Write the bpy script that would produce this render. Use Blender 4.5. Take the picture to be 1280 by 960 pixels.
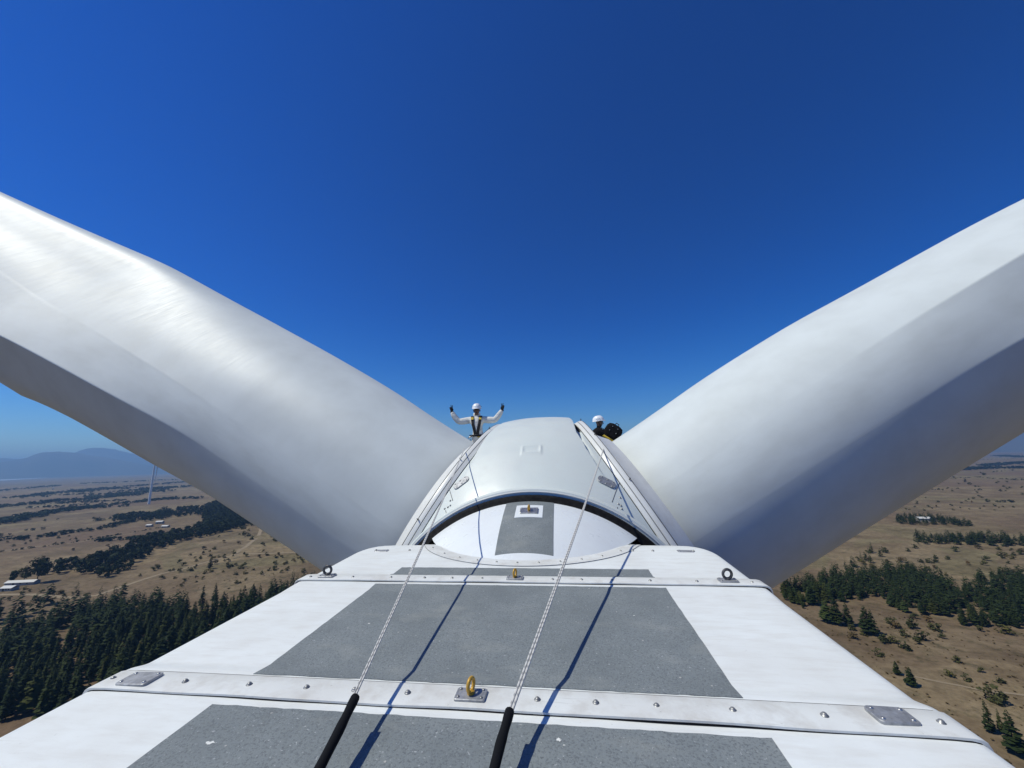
import bpy, math, random
from math import sin, cos, tan, pi, radians, sqrt, acos, atan2, exp, hypot
from mathutils import Vector, Matrix
import numpy as np

for _o in list(bpy.data.objects):
    bpy.data.objects.remove(_o)
SC = bpy.context.scene
COL = SC.collection
random.seed(7)

# ------------------------------------------------------------------ camera, sky, sun, exposure
ROOF_Z = 99.0                                   # height of the nacelle roof above the ground
TILT = Matrix.Rotation(radians(2.56), 3, 'X')   # the rotor axis points a little upwards
NAC = Matrix.Translation((0, 0, ROOF_Z)) @ TILT.to_4x4()

cam_d = bpy.data.cameras.new('camera')
cam = bpy.data.objects.new('camera', cam_d)
COL.objects.link(cam)
cam_d.sensor_width = 36.0
cam_d.lens = 36.0 * 481.0 / 1280.0
cam_d.clip_start = 0.05
cam_d.clip_end = 120000
_rot = Matrix.Rotation(radians(7.5202), 3, 'Z') @ Matrix.Rotation(radians(8.6451), 3, 'X') @ Matrix.Rotation(radians(1.9403), 3, 'Y')
_rot = TILT @ _rot @ Matrix.Rotation(radians(90), 3, 'X')
cam.matrix_world = Matrix.Translation(NAC @ Vector((0.5666, 0, 1.35))) @ _rot.to_4x4()
SC.camera = cam

SUN_EL, SUN_AZ = 57.0, -108.0                    # azimuth from +Y towards +X
world = bpy.data.worlds.new('World')
SC.world = world
world.use_nodes = True
nt = world.node_tree
nt.nodes.clear()
sky = nt.nodes.new('ShaderNodeTexSky')
sky.sky_type = 'NISHITA'
sky.sun_disc = False
sky.sun_elevation = radians(SUN_EL)
sky.sun_rotation = radians(SUN_AZ)
sky.altitude = 300
sky.air_density = 1.0
sky.dust_density = 0.3
sky.ozone_density = 3.0
hs = nt.nodes.new('ShaderNodeHueSaturation')
hs.inputs['Saturation'].default_value = 1.5
tint = nt.nodes.new('ShaderNodeMix')
tint.data_type = 'RGBA'
tint.blend_type = 'MULTIPLY'
tint.inputs[0].default_value = 1.0
tint.inputs[7].default_value = (0.50, 0.565, 0.655, 1)
bg = nt.nodes.new('ShaderNodeBackground')
bg.inputs['Strength'].default_value = 0.102
wo = nt.nodes.new('ShaderNodeOutputWorld')
nt.links.new(sky.outputs[0], hs.inputs['Color'])
nt.links.new(hs.outputs[0], tint.inputs[6])
gam = nt.nodes.new('ShaderNodeGamma')
gam.inputs['Gamma'].default_value = 1.36
nt.links.new(tint.outputs[2], gam.inputs['Color'])
nt.links.new(gam.outputs[0], bg.inputs['Color'])
nt.links.new(bg.outputs[0], wo.inputs['Surface'])

sun_d = bpy.data.lights.new('sun', 'SUN')
sun_d.energy = 4.0
sun_d.angle = radians(0.53)
sun_d.color = (1.0, 0.975, 0.83)
sun = bpy.data.objects.new('sun', sun_d)
COL.objects.link(sun)
_s = Vector((sin(radians(SUN_AZ)) * cos(radians(SUN_EL)), cos(radians(SUN_AZ)) * cos(radians(SUN_EL)), sin(radians(SUN_EL))))
sun.rotation_euler = (-_s).to_track_quat('-Z', 'Y').to_euler()
sun.location = (0, 0, 200)

SC.view_settings.view_transform = 'Standard'
SC.view_settings.look = 'None'
SC.view_settings.exposure = 0.0
SC.view_settings.gamma = 1.0
SC.view_settings.use_curve_mapping = False
SC.cycles.use_denoising = True
SC.cycles.max_bounces = 6
SC.cycles.volume_bounces = 0
SC.cycles.sample_clamp_indirect = 6.0

# ------------------------------------------------------------------ materials
def rgba(c):
    return (c[0], c[1], c[2], 1.0)

def new_mat(name, color=(0.5, 0.5, 0.5), rough=0.5, metal=0.0, spec=0.5):
    m = bpy.data.materials.new(name)
    m.use_nodes = True
    b = m.node_tree.nodes['Principled BSDF']
    b.inputs['Base Color'].default_value = rgba(color)
    b.inputs['Roughness'].default_value = rough
    b.inputs['Metallic'].default_value = metal
    b.inputs['Specular IOR Level'].default_value = spec
    return m

def nodes(m):
    return m.node_tree.nodes, m.node_tree.links, m.node_tree.nodes['Principled BSDF']

def coords(m, scale=(1, 1, 1), kind='Object', rot=(0, 0, 0)):
    N, L, b = nodes(m)
    tc = N.new('ShaderNodeTexCoord')
    mp = N.new('ShaderNodeMapping')
    mp.inputs['Scale'].default_value = scale
    mp.inputs['Rotation'].default_value = rot
    L.new(tc.outputs[kind], mp.inputs['Vector'])
    return mp.outputs[0]

def noise(m, vec, scale, detail=4, rough=0.55):
    N, L, b = nodes(m)
    n = N.new('ShaderNodeTexNoise')
    n.inputs['Scale'].default_value = scale
    n.inputs['Detail'].default_value = detail
    n.inputs['Roughness'].default_value = rough
    L.new(vec, n.inputs['Vector'])
    return n.outputs['Fac']

def ramp(m, fac, stops):
    N, L, b = nodes(m)
    r = N.new('ShaderNodeValToRGB')
    els = r.color_ramp.elements
    while len(els) < len(stops):
        els.new(0.5)
    for e, (p, c) in zip(els, stops):
        e.position = p
        e.color = rgba(c) if len(c) == 3 else c
    L.new(fac, r.inputs[0])
    return r.outputs[0]

def mix(m, fac, a, b_, mode='MIX'):
    N, L, b = nodes(m)
    x = N.new('ShaderNodeMix')
    x.data_type = 'RGBA'
    x.blend_type = mode
    for sock, v in ((x.inputs[0], fac), (x.inputs[6], a), (x.inputs[7], b_)):
        if isinstance(v, (int, float)):
            sock.default_value = v
        elif isinstance(v, tuple):
            sock.default_value = rgba(v)
        else:
            L.new(v, sock)
    return x.outputs[2]

def bump(m, h, strength, dist=0.01, normal=None):
    N, L, b = nodes(m)
    x = N.new('ShaderNodeBump')
    x.inputs['Strength'].default_value = strength
    x.inputs['Distance'].default_value = dist
    L.new(h, x.inputs['Height'])
    if normal is not None:
        L.new(normal, x.inputs['Normal'])
    L.new(x.outputs[0], b.inputs['Normal'])
    return x.outputs[0]

def link(m, out, sock):
    N, L, b = nodes(m)
    L.new(out, b.inputs[sock])

W = (1, 1, 1)
def gelcoat(name, col, dirt, rough, streak=(1, 1, 1), amount=0.5, scuff=0.0):
    m = new_mat(name, col, rough)
    v = coords(m)
    f = ramp(m, noise(m, v, 1.7, 6, 0.62), [(0.35, (0, 0, 0)), (0.75, W)])
    sv = coords(m, streak)
    f2 = ramp(m, noise(m, sv, 6.0, 5, 0.65), [(0.46, (0, 0, 0)), (0.72, W)])
    c1 = mix(m, f, col, tuple(0.5 * a + 0.5 * b for a, b in zip(col, dirt)))
    N, L, b = nodes(m)
    mm = N.new('ShaderNodeMath'); mm.operation = 'MULTIPLY'; mm.inputs[1].default_value = amount
    L.new(f2, mm.inputs[0])
    link(m, mix(m, mm.outputs[0], c1, dirt), 'Base Color')
    link(m, ramp(m, noise(m, sv, 3.0, 4), [(0.3, (rough - .08,) * 3), (0.7, (rough + .12,) * 3)]), 'Roughness')
    bump(m, noise(m, v, 2.2, 3), 0.06, 0.05)
    if scuff:
        N, L, b = nodes(m)
        base = b.inputs['Base Color'].links[0].from_socket
        c = base
        for rot, sc, lo, a in ((0.5, (1.2, 26.0, 1), 0.63, 0.35), (-0.35, (1.6, 34.0, 1), 0.65, 0.3), (1.2, (3.0, 40.0, 1), 0.68, 0.35)):
            q = ramp(m, noise(m, coords(m, sc, 'Object', (0, 0, rot)), 1.6, 5, 0.65), [(lo, (0, 0, 0)), (lo + 0.09, W)])
            k = N.new('ShaderNodeMath'); k.operation = 'MULTIPLY'; k.inputs[1].default_value = a * scuff
            L.new(q, k.inputs[0])
            c = mix(m, k.outputs[0], c, tuple(0.62 * x for x in dirt))
        spots = ramp(m, noise(m, v, 34.0, 3, 0.6), [(0.70, (0, 0, 0)), (0.76, W)])
        k = N.new('ShaderNodeMath'); k.operation = 'MULTIPLY'; k.inputs[1].default_value = 0.45 * scuff
        L.new(spots, k.inputs[0])
        c = mix(m, k.outputs[0], c, tuple(0.5 * x for x in dirt))
        link(m, c, 'Base Color')
    return m

M_ROOF = gelcoat('white_fibreglass_roof', (0.77, 0.80, 0.785), (0.60, 0.59, 0.55), 0.38, (0.5, 2.2, 1), 0.5, 0.8)
M_STRIP = gelcoat('white_fibreglass_flange', (0.73, 0.75, 0.73), (0.50, 0.48, 0.44), 0.42, (1, 1, 1), 0.7, 1.0)
M_DOME = gelcoat('white_fibreglass_dome', (0.75, 0.785, 0.785), (0.66, 0.67, 0.68), 0.3, (1, 1, 1), 0.3, 0.35)
M_SPIN = gelcoat('pale_grey_spinner_paint', (0.62, 0.67, 0.64), (0.60, 0.62, 0.60), 0.42, (1, 1, 1), 0.35, 0.35)
M_COLLAR = gelcoat('white_collar_paint', (0.70, 0.71, 0.69), (0.58, 0.57, 0.53), 0.4, (1, 1, 1), 0.5, 0.5)

M_BLADE = new_mat('blade_gelcoat', (0.62, 0.64, 0.65), 0.36, 0, 0.2)
def _blade():
    m = M_BLADE
    v = coords(m, (0.35, 1.5, 1.0), 'UV')
    f = ramp(m, noise(m, v, 9.0, 6, 0.6), [(0.4, (0, 0, 0)), (0.8, W)])
    link(m, mix(m, f, (0.625, 0.665, 0.655), (0.53, 0.56, 0.545)), 'Base Color')
    v2 = coords(m, (26.0, 5.0, 1.0), 'UV', (0, 0, 0.5))
    s = noise(m, v2, 4.0, 5, 0.7)
    link(m, ramp(m, s, [(0.3, (0.44,) * 3), (0.7, (0.56,) * 3)]), 'Roughness')
    bump(m, s, 0.014, 0.02)
_blade()

M_GRIP = new_mat('grey_anti_slip_coating', (0.2, 0.22, 0.23), 0.8)
def _grip():
    m = M_GRIP
    v = coords(m)
    a = noise(m, v, 95.0, 3, 0.7)
    big = noise(m, v, 2.3, 5, 0.6)
    c = ramp(m, big, [(0.3, (0.158, 0.180, 0.188)), (0.55, (0.192, 0.217, 0.225)), (0.75, (0.240, 0.262, 0.265))])
    c = mix(m, ramp(m, a, [(0.36, W), (0.5, (0, 0, 0))]), c, (0.115, 0.130, 0.140))
    c = mix(m, ramp(m, noise(m, v, 60.0, 2, 0.6), [(0.66, (0, 0, 0)), (0.74, W)]), c, (0.36, 0.38, 0.39))
    N, L, b = nodes(m)
    vo = N.new('ShaderNodeTexVoronoi'); vo.inputs['Scale'].default_value = 7.0
    L.new(v, vo.inputs['Vector'])
    sp = ramp(m, vo.outputs['Distance'], [(0.035, W), (0.05, (0, 0, 0))])
    c = mix(m, sp, c, (0.40, 0.40, 0.38))
    st = ramp(m, noise(m, coords(m, (1, 2.2, 1), 'Object', (0, 0, 0.4)), 1.3, 6, 0.7), [(0.54, (0, 0, 0)), (0.74, (0.55, 0.55, 0.55))])
    c = mix(m, st, c, (0.285, 0.295, 0.275))
    dk = ramp(m, noise(m, v, 4.2, 5, 0.7), [(0.60, (0, 0, 0)), (0.72, (0.5, 0.5, 0.5))])
    c = mix(m, dk, c, (0.120, 0.130, 0.135))
    link(m, c, 'Base Color')
    bump(m, a, 0.7, 0.004)
_grip()

def metal(name, col, rough, metallic=0.85):
    m = new_mat(name, col, rough, metallic)
    v = coords(m)
    f = noise(m, v, 26.0, 4, 0.6)
    link(m, mix(m, ramp(m, f, [(0.35, (0, 0, 0)), (0.7, W)]), col, tuple(0.6 * x for x in col)), 'Base Color')
    link(m, ramp(m, noise(m, v, 60, 3), [(0.3, (rough - .1,) * 3), (0.7, (rough + .15,) * 3)]), 'Roughness')
    return m
M_GALV = metal('galvanised_steel', (0.42, 0.43, 0.45), 0.55, 0.55)
M_STEEL = metal('stainless_steel', (0.58, 0.57, 0.55), 0.35)
M_RIVET = metal('weathered_rivet_steel', (0.36, 0.36, 0.35), 0.45, 0.6)
M_DARKSTEEL = metal('dark_steel', (0.10, 0.10, 0.105), 0.5, 0.6)
M_YELLOW = metal('worn_yellow_paint', (0.62, 0.36, 0.05), 0.45, 0.15)
M_RUBBER = new_mat('black_rubber', (0.012, 0.012, 0.013), 0.8, 0, 0.15)
def _rub():
    link(M_RUBBER, ramp(M_RUBBER, noise(M_RUBBER, coords(M_RUBBER), 18, 4), [(0.4, (0.006, 0.006, 0.007)), (0.8, (0.022, 0.022, 0.022))]), 'Base Color')
_rub()
M_SEAM = new_mat('dark_sealant', (0.02, 0.02, 0.02), 0.7)
M_LINE = new_mat('grey_joint_sealant', (0.16, 0.16, 0.16), 0.7)
M_SLEEVE = new_mat('black_webbing_sleeve', (0.007, 0.008, 0.010), 0.85, 0, 0.12)
def _slv():
    bump(M_SLEEVE, noise(M_SLEEVE, coords(M_SLEEVE), 60, 3), 0.5, 0.003)
_slv()
M_DROP = new_mat('bird_dropping', (0.72, 0.73, 0.70), 0.7)
M_ROPE = new_mat('braided_rope', (0.6, 0.6, 0.58), 0.8)
def _rope():
    m = M_ROPE
    N, L, b = nodes(m)
    v = coords(m, (1, 1, 1), 'UV')
    w = N.new('ShaderNodeTexWave'); w.wave_type = 'BANDS'; w.bands_direction = 'DIAGONAL'
    w.inputs['Scale'].default_value = 1.0
    w.inputs['Distortion'].default_value = 0.0
    L.new(v, w.inputs['Vector'])
    link(m, ramp(m, w.outputs['Fac'], [(0.05, (0.33, 0.33, 0.32)), (0.5, (0.58, 0.57, 0.54))]), 'Base Color')
_rope()

# ------------------------------------------------------------------ mesh helpers
class MB:
    def __init__(self):
        self.v, self.f, self.uv = [], [], {}
    def add(self, vs, fs):
        n = len(self.v)
        self.v += [tuple(a) for a in vs]
        self.f += [tuple(i + n for i in f) for f in fs]
        return self
    def box(self, c, s, rot=None, taper=1.0):
        pts = []
        for z in (-.5, .5):
            k = taper if z > 0 else 1.0
            for x, y in ((-.5, -.5), (.5, -.5), (.5, .5), (-.5, .5)):
                p = Vector((x * s[0] * k, y * s[1] * k, z * s[2]))
                if rot is not None:
                    p = rot @ p
                pts.append(Vector(c) + p)
        return self.add(pts, [(3, 2, 1, 0), (4, 5, 6, 7), (0, 1, 5, 4), (1, 2, 6, 5), (2, 3, 7, 6), (3, 0, 4, 7)])
    def grid(self, rows, close=False):
        m, n = len(rows), len(rows[0])
        fs = []
        for i in range(m - 1):
            for j in range(n if close else n - 1):
                k = (j + 1) % n
                fs.append((i * n + j, i * n + k, (i + 1) * n + k, (i + 1) * n + j))
        return self.add([p for r in rows for p in r], fs)
    def tube(self, pts, r, n=8, cap=True):
        pts = [Vector(p) for p in pts]
        rs = r if isinstance(r, (list, tuple)) else [r] * len(pts)
        rows, up = [], None
        for i, p in enumerate(pts):
            t = (pts[min(i + 1, len(pts) - 1)] - pts[max(i - 1, 0)]).normalized()
            if up is None:
                up = t.orthogonal().normalized()
            up = (up - t * up.dot(t)).normalized()
            s = t.cross(up)
            rows.append([p + (up * cos(2 * pi * k / n) + s * sin(2 * pi * k / n)) * rs[i] for k in range(n)])
        b = len(self.v)
        self.grid(rows, True)
        if cap:
            self.f.append(tuple(b + k for k in range(n))[::-1])
            e = b + (len(pts) - 1) * n
            self.f.append(tuple(e + k for k in range(n)))
        return self
    def lathe(self, o, axis, ref, prof, n=48, a0=0.0, a1=2 * pi):
        o, axis, ref = Vector(o), Vector(axis).normalized(), Vector(ref)
        ref = (ref - axis * ref.dot(axis)).normalized()
        s = axis.cross(ref)
        full = abs(a1 - a0 - 2 * pi) < 1e-6
        rows = []
        for d, r in prof:
            rows.append([o + axis * d + (ref * cos(a0 + (a1 - a0) * k / n) + s * sin(a0 + (a1 - a0) * k / n)) * r for k in range(n if full else n + 1)])
        return self.grid(rows, full)
    def build(self, name, mat, parent=None, smooth=True, loc=None, sharp=None):
        me = bpy.data.meshes.new(name)
        me.from_pydata(self.v, [], self.f)
        me.materials.append(mat)
        if smooth:
            me.polygons.foreach_set('use_smooth', [True] * len(me.polygons))
            if sharp:
                me.set_sharp_from_angle(angle=radians(sharp))
        me.update()
        return put(name, me, parent, loc)

def put(name, me, parent=None, loc=None):
    o = bpy.data.objects.new(name, me)
    COL.objects.link(o)
    if parent is not None:
        o.parent = parent
    if loc is not None:
        o.location = loc
    return o

def fix_normals(o):
    import bmesh
    bm = bmesh.new(); bm.from_mesh(o.data)
    bmesh.ops.recalc_face_normals(bm, faces=bm.faces)
    bm.to_mesh(o.data); bm.free()
    return o

def empty(name, loc=(0, 0, 0), rz=0.0):
    o = bpy.data.objects.new(name, None)
    o.empty_display_size = 0.5
    COL.objects.link(o)
    o.location = loc
    o.rotation_euler = (0, 0, rz)
    return o

def tag(o, label=None, cat=None, group=None, kind=None):
    for k, v in (('label', label), ('category', cat), ('group', group), ('kind', kind)):
        if v:
            o[k] = v
    return o

def lerp(x, tab):
    if x <= tab[0][0]:
        return tab[0][1]
    for (a, p), (b, q) in zip(tab, tab[1:]):
        if x <= b:
            return p + (q - p) * (x - a) / (b - a)
    return tab[-1][1]

def sstep(a, b, x):
    t = min(1.0, max(0.0, (x - a) / (b - a)))
    return t * t * (3 - 2 * t)

# ------------------------------------------------------------------ the wind turbine we stand on
turbine = empty('wind_turbine', (0, 2.6, 0))
tag(turbine, 'huge white wind turbine whose nacelle roof, spinner and two blades fill the foreground', 'wind turbine')
LOCAL = Matrix.Translation((0, -2.6, 0)) @ NAC

def part(o):
    o.parent = turbine
    o.matrix_local = LOCAL.copy()
    return o

# --- roof panels: one profile swept along the nacelle axis
PROFILE = [(0, 0), (0.7, 0), (1.4, -0.001), (1.8, -0.002), (2.16, -0.004), (2.235, -0.007), (2.265, -0.013), (2.285, -0.026), (2.297, -0.050), (2.303, -0.10), (2.315, -0.5), (2.33, -1.6), (2.33, -3.7)]
HALF = PROFILE[::-1]
FULL = [(-x, z) for x, z in HALF] + PROFILE[1:]
def roof_z(x):
    return lerp(abs(x), PROFILE[:10])
def wave(y):
    return 0.0
S1, S2 = 2.135, 3.935                       # rear edges of the two raised flanges
def lift(y):                                # height of the skin above the roof plane
    if y < S1:
        return 0.001
    if y < 3.0:
        return 0.012 - 0.019 * sstep(2.335, 2.46, y)
    if y < S2:
        return -0.007 + 0.008 * sstep(3.70, 3.88, y)
    return 0.010 - 0.022 * sstep(4.10, 4.22, y)
def swell(y):
    return lift(y) * 1.3 + (0.022 if y < S1 else 0.0)
def front_in(y):                            # the roof corners round off towards the hub
    return 1.0 - 0.16 * max(0.0, (y - 4.95) / 0.62) ** 2.4
def front_dz(y):
    return -0.05 * max(0.0, (y - 5.25) / 0.32) ** 2
def skin(y, prof=FULL, dz=0.0, at=None):
    k = front_in(y)
    out = []
    for x, z in prof:
        sx = 1 if x > 0 else -1
        q = y if at is None else at
        nx = x * k + (sx * swell(q) if abs(x) > 2.1 else 0)
        out.append((nx, y, z + lift(q) + dz + front_dz(y)))
    return out
def panel(name, ys, label=None):
    cap = ys[-1] - 0.03 if ys[-1] < 5 else 9
    mb = MB(); mb.grid([skin(y, at=min(y, cap)) for y in ys])
    o = mb.build(name, M_ROOF, None, True, None, 50)
    return part(o)
def frange(a, b, n):
    return [a + (b - a) * i / (n - 1) for i in range(n)]
rear_panel = panel('roof_panel', frange(-4.2, S1 + 0.02, 12))
mid_panel = panel('roof_panel', frange(S1 + 0.19, 2.335, 2) + frange(2.34, 2.47, 8) + frange(2.6, S2 + 0.02, 10))
front_panel = panel('roof_panel', frange(S2 + 0.175, 4.10, 2) + frange(4.11, 4.23, 6) + frange(4.4, 5.57, 16))
# end walls and belly
mb = MB(); pr = skin(-4.2); mb.add(pr, [tuple(range(len(pr)))])
pr2 = skin(5.57); mb.add(pr2, [tuple(range(len(pr2)))[::-1]])
mb.add([(-2.33, -4.2, -3.7), (2.33, -4.2, -3.7), (2.33, 5.57, -3.7), (-2.33, 5.57, -3.7)], [(0, 3, 2, 1)])
part(mb.build('nacelle_wall', M_ROOF, None, False))

def flange(name, y0, y1, mid, seed):
    rnd = random.Random(seed)
    n = 36
    prof = [(-x, z) for x, z in PROFILE[:11][::-1]]
    xs = [p[0] for p in prof] + [p[0] for p in PROFILE[1:11]]
    # subdivide the flat middle so that the plate can ripple a little
    xs = sorted(set([round(x, 4) for x in xs] + [round(v, 4) for v in frange(-2.0, 2.0, 41)]))
    off = {x: 0.0025 * sin(3.1 * x + seed) + 0.0015 * sin(9.3 * x + 2 * seed) for x in xs}
    zz = {x: 0.002 * sin(5.2 * x + 1.3 * seed) + (0.006 * exp(-((x - 0.95) / 0.35) ** 2) if mid else 0) for x in xs}
    rows = []
    for y, dz in ((y0, -0.006), (y0, 0.004), (y0 + 0.006, 0.006), (y1 - 0.012, 0.0045), (y1, -0.002)):
        row = []
        for x in xs:
            k = abs(x)
            rip = 1.0 if y < y0 + 0.01 else 0.0
            z = lerp(k, PROFILE[:11])
            ox = (1 if x > 0 else -1) * (0.022 + dz) if k > 2.15 else 0
            row.append((x + ox, y + off[x] * rip, z + 0.012 + dz + (zz[x] * rip)))
        rows.append(row)
    mb = MB(); mb.grid(rows)
    o = part(mb.build(name, M_STRIP, None, True, None, 40))
    # the shadow gap under the rear edge
    rows = []
    for y, dz in ((y0 + 0.004, -0.03), (y0 + 0.004, 0.010)):
        rows.append([(x + ((1 if x > 0 else -1) * 0.017 if abs(x) > 2.15 else 0), y + off[x], lerp(abs(x), PROFILE[:11]) + dz - 0.002) for x in xs])
    MB().grid(rows).build('joint_gap', M_SEAM, o)
    rows = []
    for y in (y0 - (0.0025 if mid else 0.004), y0 + 0.006):
        rows.append([(x + ((1 if x > 0 else -1) * 0.02 if abs(x) > 2.15 else 0), y + off[x], lerp(abs(x), PROFILE[:11]) + (0.0025 if mid else 0.002)) for x in xs])
    MB().grid(rows).build('sealant_bead', M_SEAM, o)
    return o
near_strip = flange('seam_flange', S1, 2.325, True, 1.0)
far_strip = flange('seam_flange', S2, 4.11, False, 2.4)

# --- grey anti-slip patches laid on the panels
def patch(parent, x0, x1, y0, y1, seed, name='anti_slip_patch'):
    rnd = random.Random(seed)
    nx, ny = 60, 24
    ys = frange(y0, y1, ny)
    rows = []
    for i, y in enumerate(ys):
        row = []
        for j, x in enumerate(frange(x0, x1, nx)):
            jx = jy = 0.0
            if i in (0, ny - 1):
                jy = rnd.uniform(-.0035, .0035)
            if j in (0, nx - 1):
                jx = rnd.uniform(-.002, .002)
            row.append((x + jx, y + jy, roof_z(x) + lift(y) + 0.004 + front_dz(y)))
        rows.append(row)
    top = rows
    mb = MB(); mb.grid(top)
    # thin edge all round
    rim = [top[0][j] for j in range(nx)] + [top[i][-1] for i in range(1, ny)] + [top[-1][j] for j in range(nx - 2, -1, -1)] + [top[i][0] for i in range(ny - 2, 0, -1)]
    low = [(x, y, z - 0.005) for x, y, z in rim]
    mb.grid([low, rim], True)
    return mb.build(name, M_GRIP, parent)
patch(rear_panel, -1.405, 1.41, -1.2, 2.075, 3)
patch(mid_panel, -1.385, 1.40, 2.335, 3.872, 4)
patch(front_panel, -1.35, 1.355, 4.118, 4.42, 5)

# --- rivets, cover plates, eyebolts
rv = MB(); rv.lathe((0, 0, 0), (0, 0, 1), (1, 0, 0), [(-0.002, 0.0175), (0.003, 0.0175), (0.004, 0.0125), (0.010, 0.0115), (0.0135, 0.007), (0.0145, 0.0001)], 12)
rivet_mesh = rv.build('rivet', M_RIVET)
rm = rivet_mesh.data
bpy.data.objects.remove(rivet_mesh)
def rivet(parent, x, y, z, scale=1.0):
    o = put('rivet', rm, parent, (x, y, z))
    o.scale = (scale,) * 3
    o.rotation_euler = (0, 0.25 * max(0, abs(x) - 1.9) * (1 if x > 0 else -1), random.uniform(0, 3))
    return o
for x in (-2.24, -1.74, -1.32, -0.96, -0.67, -0.36, 0.35, 0.65, 0.95, 1.31, 1.72, 2.21):
    rivet(near_strip, x, 2.228, roof_z(x) + 0.0165)
for x in (-2.19, -1.71, -1.29, -0.93, -0.64, -0.33, 0.37, 0.65, 0.94, 1.29, 1.71, 2.19):
    rivet(far_strip, x, 4.012, roof_z(x) + 0.0145)
for x in (-2.02, -1.55, 1.31, 1.55, 2.02):
    rivet(front_panel, x, 5.12, roof_z(x) - 0.010)

def rounded(w, d, r, n=5):
    out = []
    for cx, cy, a in ((w / 2 - r, d / 2 - r, 0), (-w / 2 + r, d / 2 - r, pi / 2), (-w / 2 + r, -d / 2 + r, pi), (w / 2 - r, -d / 2 + r, 1.5 * pi)):
        for k in range(n):
            t = a + pi / 2 * k / (n - 1)
            out.append((cx + r * cos(t), cy + r * sin(t)))
    return out
def plate_mb(w, d, h, r=0.02, bev=0.003):
    mb = MB()
    rows = []
    for z, ins in ((0, 0), (h - bev, 0), (h, bev)):
        rows.append([(x * (1 - 2 * ins / w), y * (1 - 2 * ins / d), z) for x, y in rounded(w, d, r)])
    n = len(rows[0])
    mb.grid(rows, True)
    mb.f.append(tuple(range(2 * n, 3 * n)))
    return mb
def cover_plate(x, y, z, w, d, rot=(0, 0, 0), h=0.016, mat=None, bolts=4):
    o = plate_mb(w, d, h).build('cover_plate', mat or M_GALV, None, True, None, 35)
    part(o)
    o.matrix_local = LOCAL @ Matrix.Translation((x, y, z)) @ Matrix.Rotation(rot[2], 4, 'Z') @ Matrix.Rotation(rot[1], 4, 'Y')
    for sx in (-1, 1):
        for sy in (-1, 1):
            b = MB().lathe((0, 0, h), (0, 0, 1), (1, 0, 0), [(-0.001, 0.010), (0.004, 0.0095), (0.0055, 0.006), (0.0055, 0.0001)], 8).build('bolt', M_STEEL, o, True, (sx * (w / 2 - 0.024), sy * (d / 2 - 0.022), 0))
    return o
cover_plate(-2.045, 2.222, roof_z(2.045) + 0.014, 0.205, 0.125, (0, -0.03, 0))
cover_plate(2.02, 2.245, roof_z(2.02) + 0.014, 0.175, 0.115, (0, 0.03, 0.03))
cover_plate(-1.93, 5.10, roof_z(1.93) - 0.022, 0.19, 0.09, (0, -0.02, 0), 0.014)
cover_plate(1.93, 5.12, roof_z(1.93) - 0.022, 0.19, 0.09, (0, 0.02, 0), 0.014)

def eyebolt(x, y, z, ring_mat, yaw, R=0.030, r=0.009, w=0.165, d=0.10, tall=1.0, tip=0.0, plate_mat=None):
    o = plate_mb(w, d, 0.016, 0.012).build('eyebolt', plate_mat or M_GALV, None, True, None, 35)
    part(o)
    o.matrix_local = LOCAL @ Matrix.Translation((x, y, z)) @ Matrix.Rotation(tip, 4, 'X')
    pts = [(R * cos(t), 0, R * tall * sin(t) + 0.024 + R * tall) for t in frange(-pi / 2, 1.5 * pi, 25)]
    ca, sa = cos(yaw), sin(yaw)
    pts = [(p[0] * ca, p[0] * sa, p[2]) for p in pts]
    MB().tube(pts, r, 10, False).build('ring', ring_mat, o)
    MB().lathe((0, 0, 0.015), (0, 0, 1), (1, 0, 0), [(0, 0.021), (0.012, 0.020), (0.017, 0.012), (0.022, 0.0001)], 14).build('collar', ring_mat, o, True, None, 40)
    for sx in (-1, 1):
        for sy in (-1, 1):
            MB().lathe((0, 0, 0.016), (0, 0, 1), (1, 0, 0), [(0, 0.008), (0.005, 0.0075), (0.006, 0.0001)], 8).build('bolt', M_RIVET, o, True, (sx * (w / 2 - 0.02), sy * (d / 2 - 0.018), 0))
    return o
eyebolt(-0.005, 2.225, 0.0165, M_YELLOW, radians(72), 0.029, 0.010, tall=1.12)['label'] = 'eyebolt with yellow ring on the near seam'
eyebolt(0.0, 4.02, 0.015, M_YELLOW, radians(70), 0.029, 0.010, tall=1.12)['label'] = 'eyebolt with yellow ring on the far seam'
eyebolt(-2.01, 4.03, roof_z(2.01) + 0.016, M_DARKSTEEL, radians(8), 0.040, 0.0125)['label'] = 'dark steel eyebolt at the left edge of the roof'
eyebolt(1.99, 4.03, roof_z(1.99) + 0.016, M_DARKSTEEL, radians(8), 0.040, 0.0125)['label'] = 'dark steel eyebolt at the right edge of the roof'

# bird droppings and scuffs on the coating
def splat(parent, x, y, s, seed, stretch=(1, 0.5)):
    rnd = random.Random(seed)
    n = 14
    pts = [(x + s * stretch[0] * cos(2 * pi * k / n) * rnd.uniform(0.4, 1.2), y + s * stretch[1] * sin(2 * pi * k / n) * rnd.uniform(0.4, 1.2), roof_z(x) + lift(y) + 0.0055) for k in range(n)]
    c = (x, y, roof_z(x) + lift(y) + 0.0075)
    MB().add(pts + [c], [(k, (k + 1) % n, n) for k in range(n)]).build('bird_dropping', M_DROP, parent)
splat(rear_panel, -1.16, 1.82, 0.030, 1, (0.9, 0.45))
splat(rear_panel, 0.465, 1.98, 0.014, 2, (0.8, 1.0))
splat(rear_panel, 0.49, 1.95, 0.007, 3)
splat(mid_panel, -1.02, 3.05, 0.012, 4)
splat(mid_panel, 1.02, 3.3, 0.010, 5)

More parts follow.
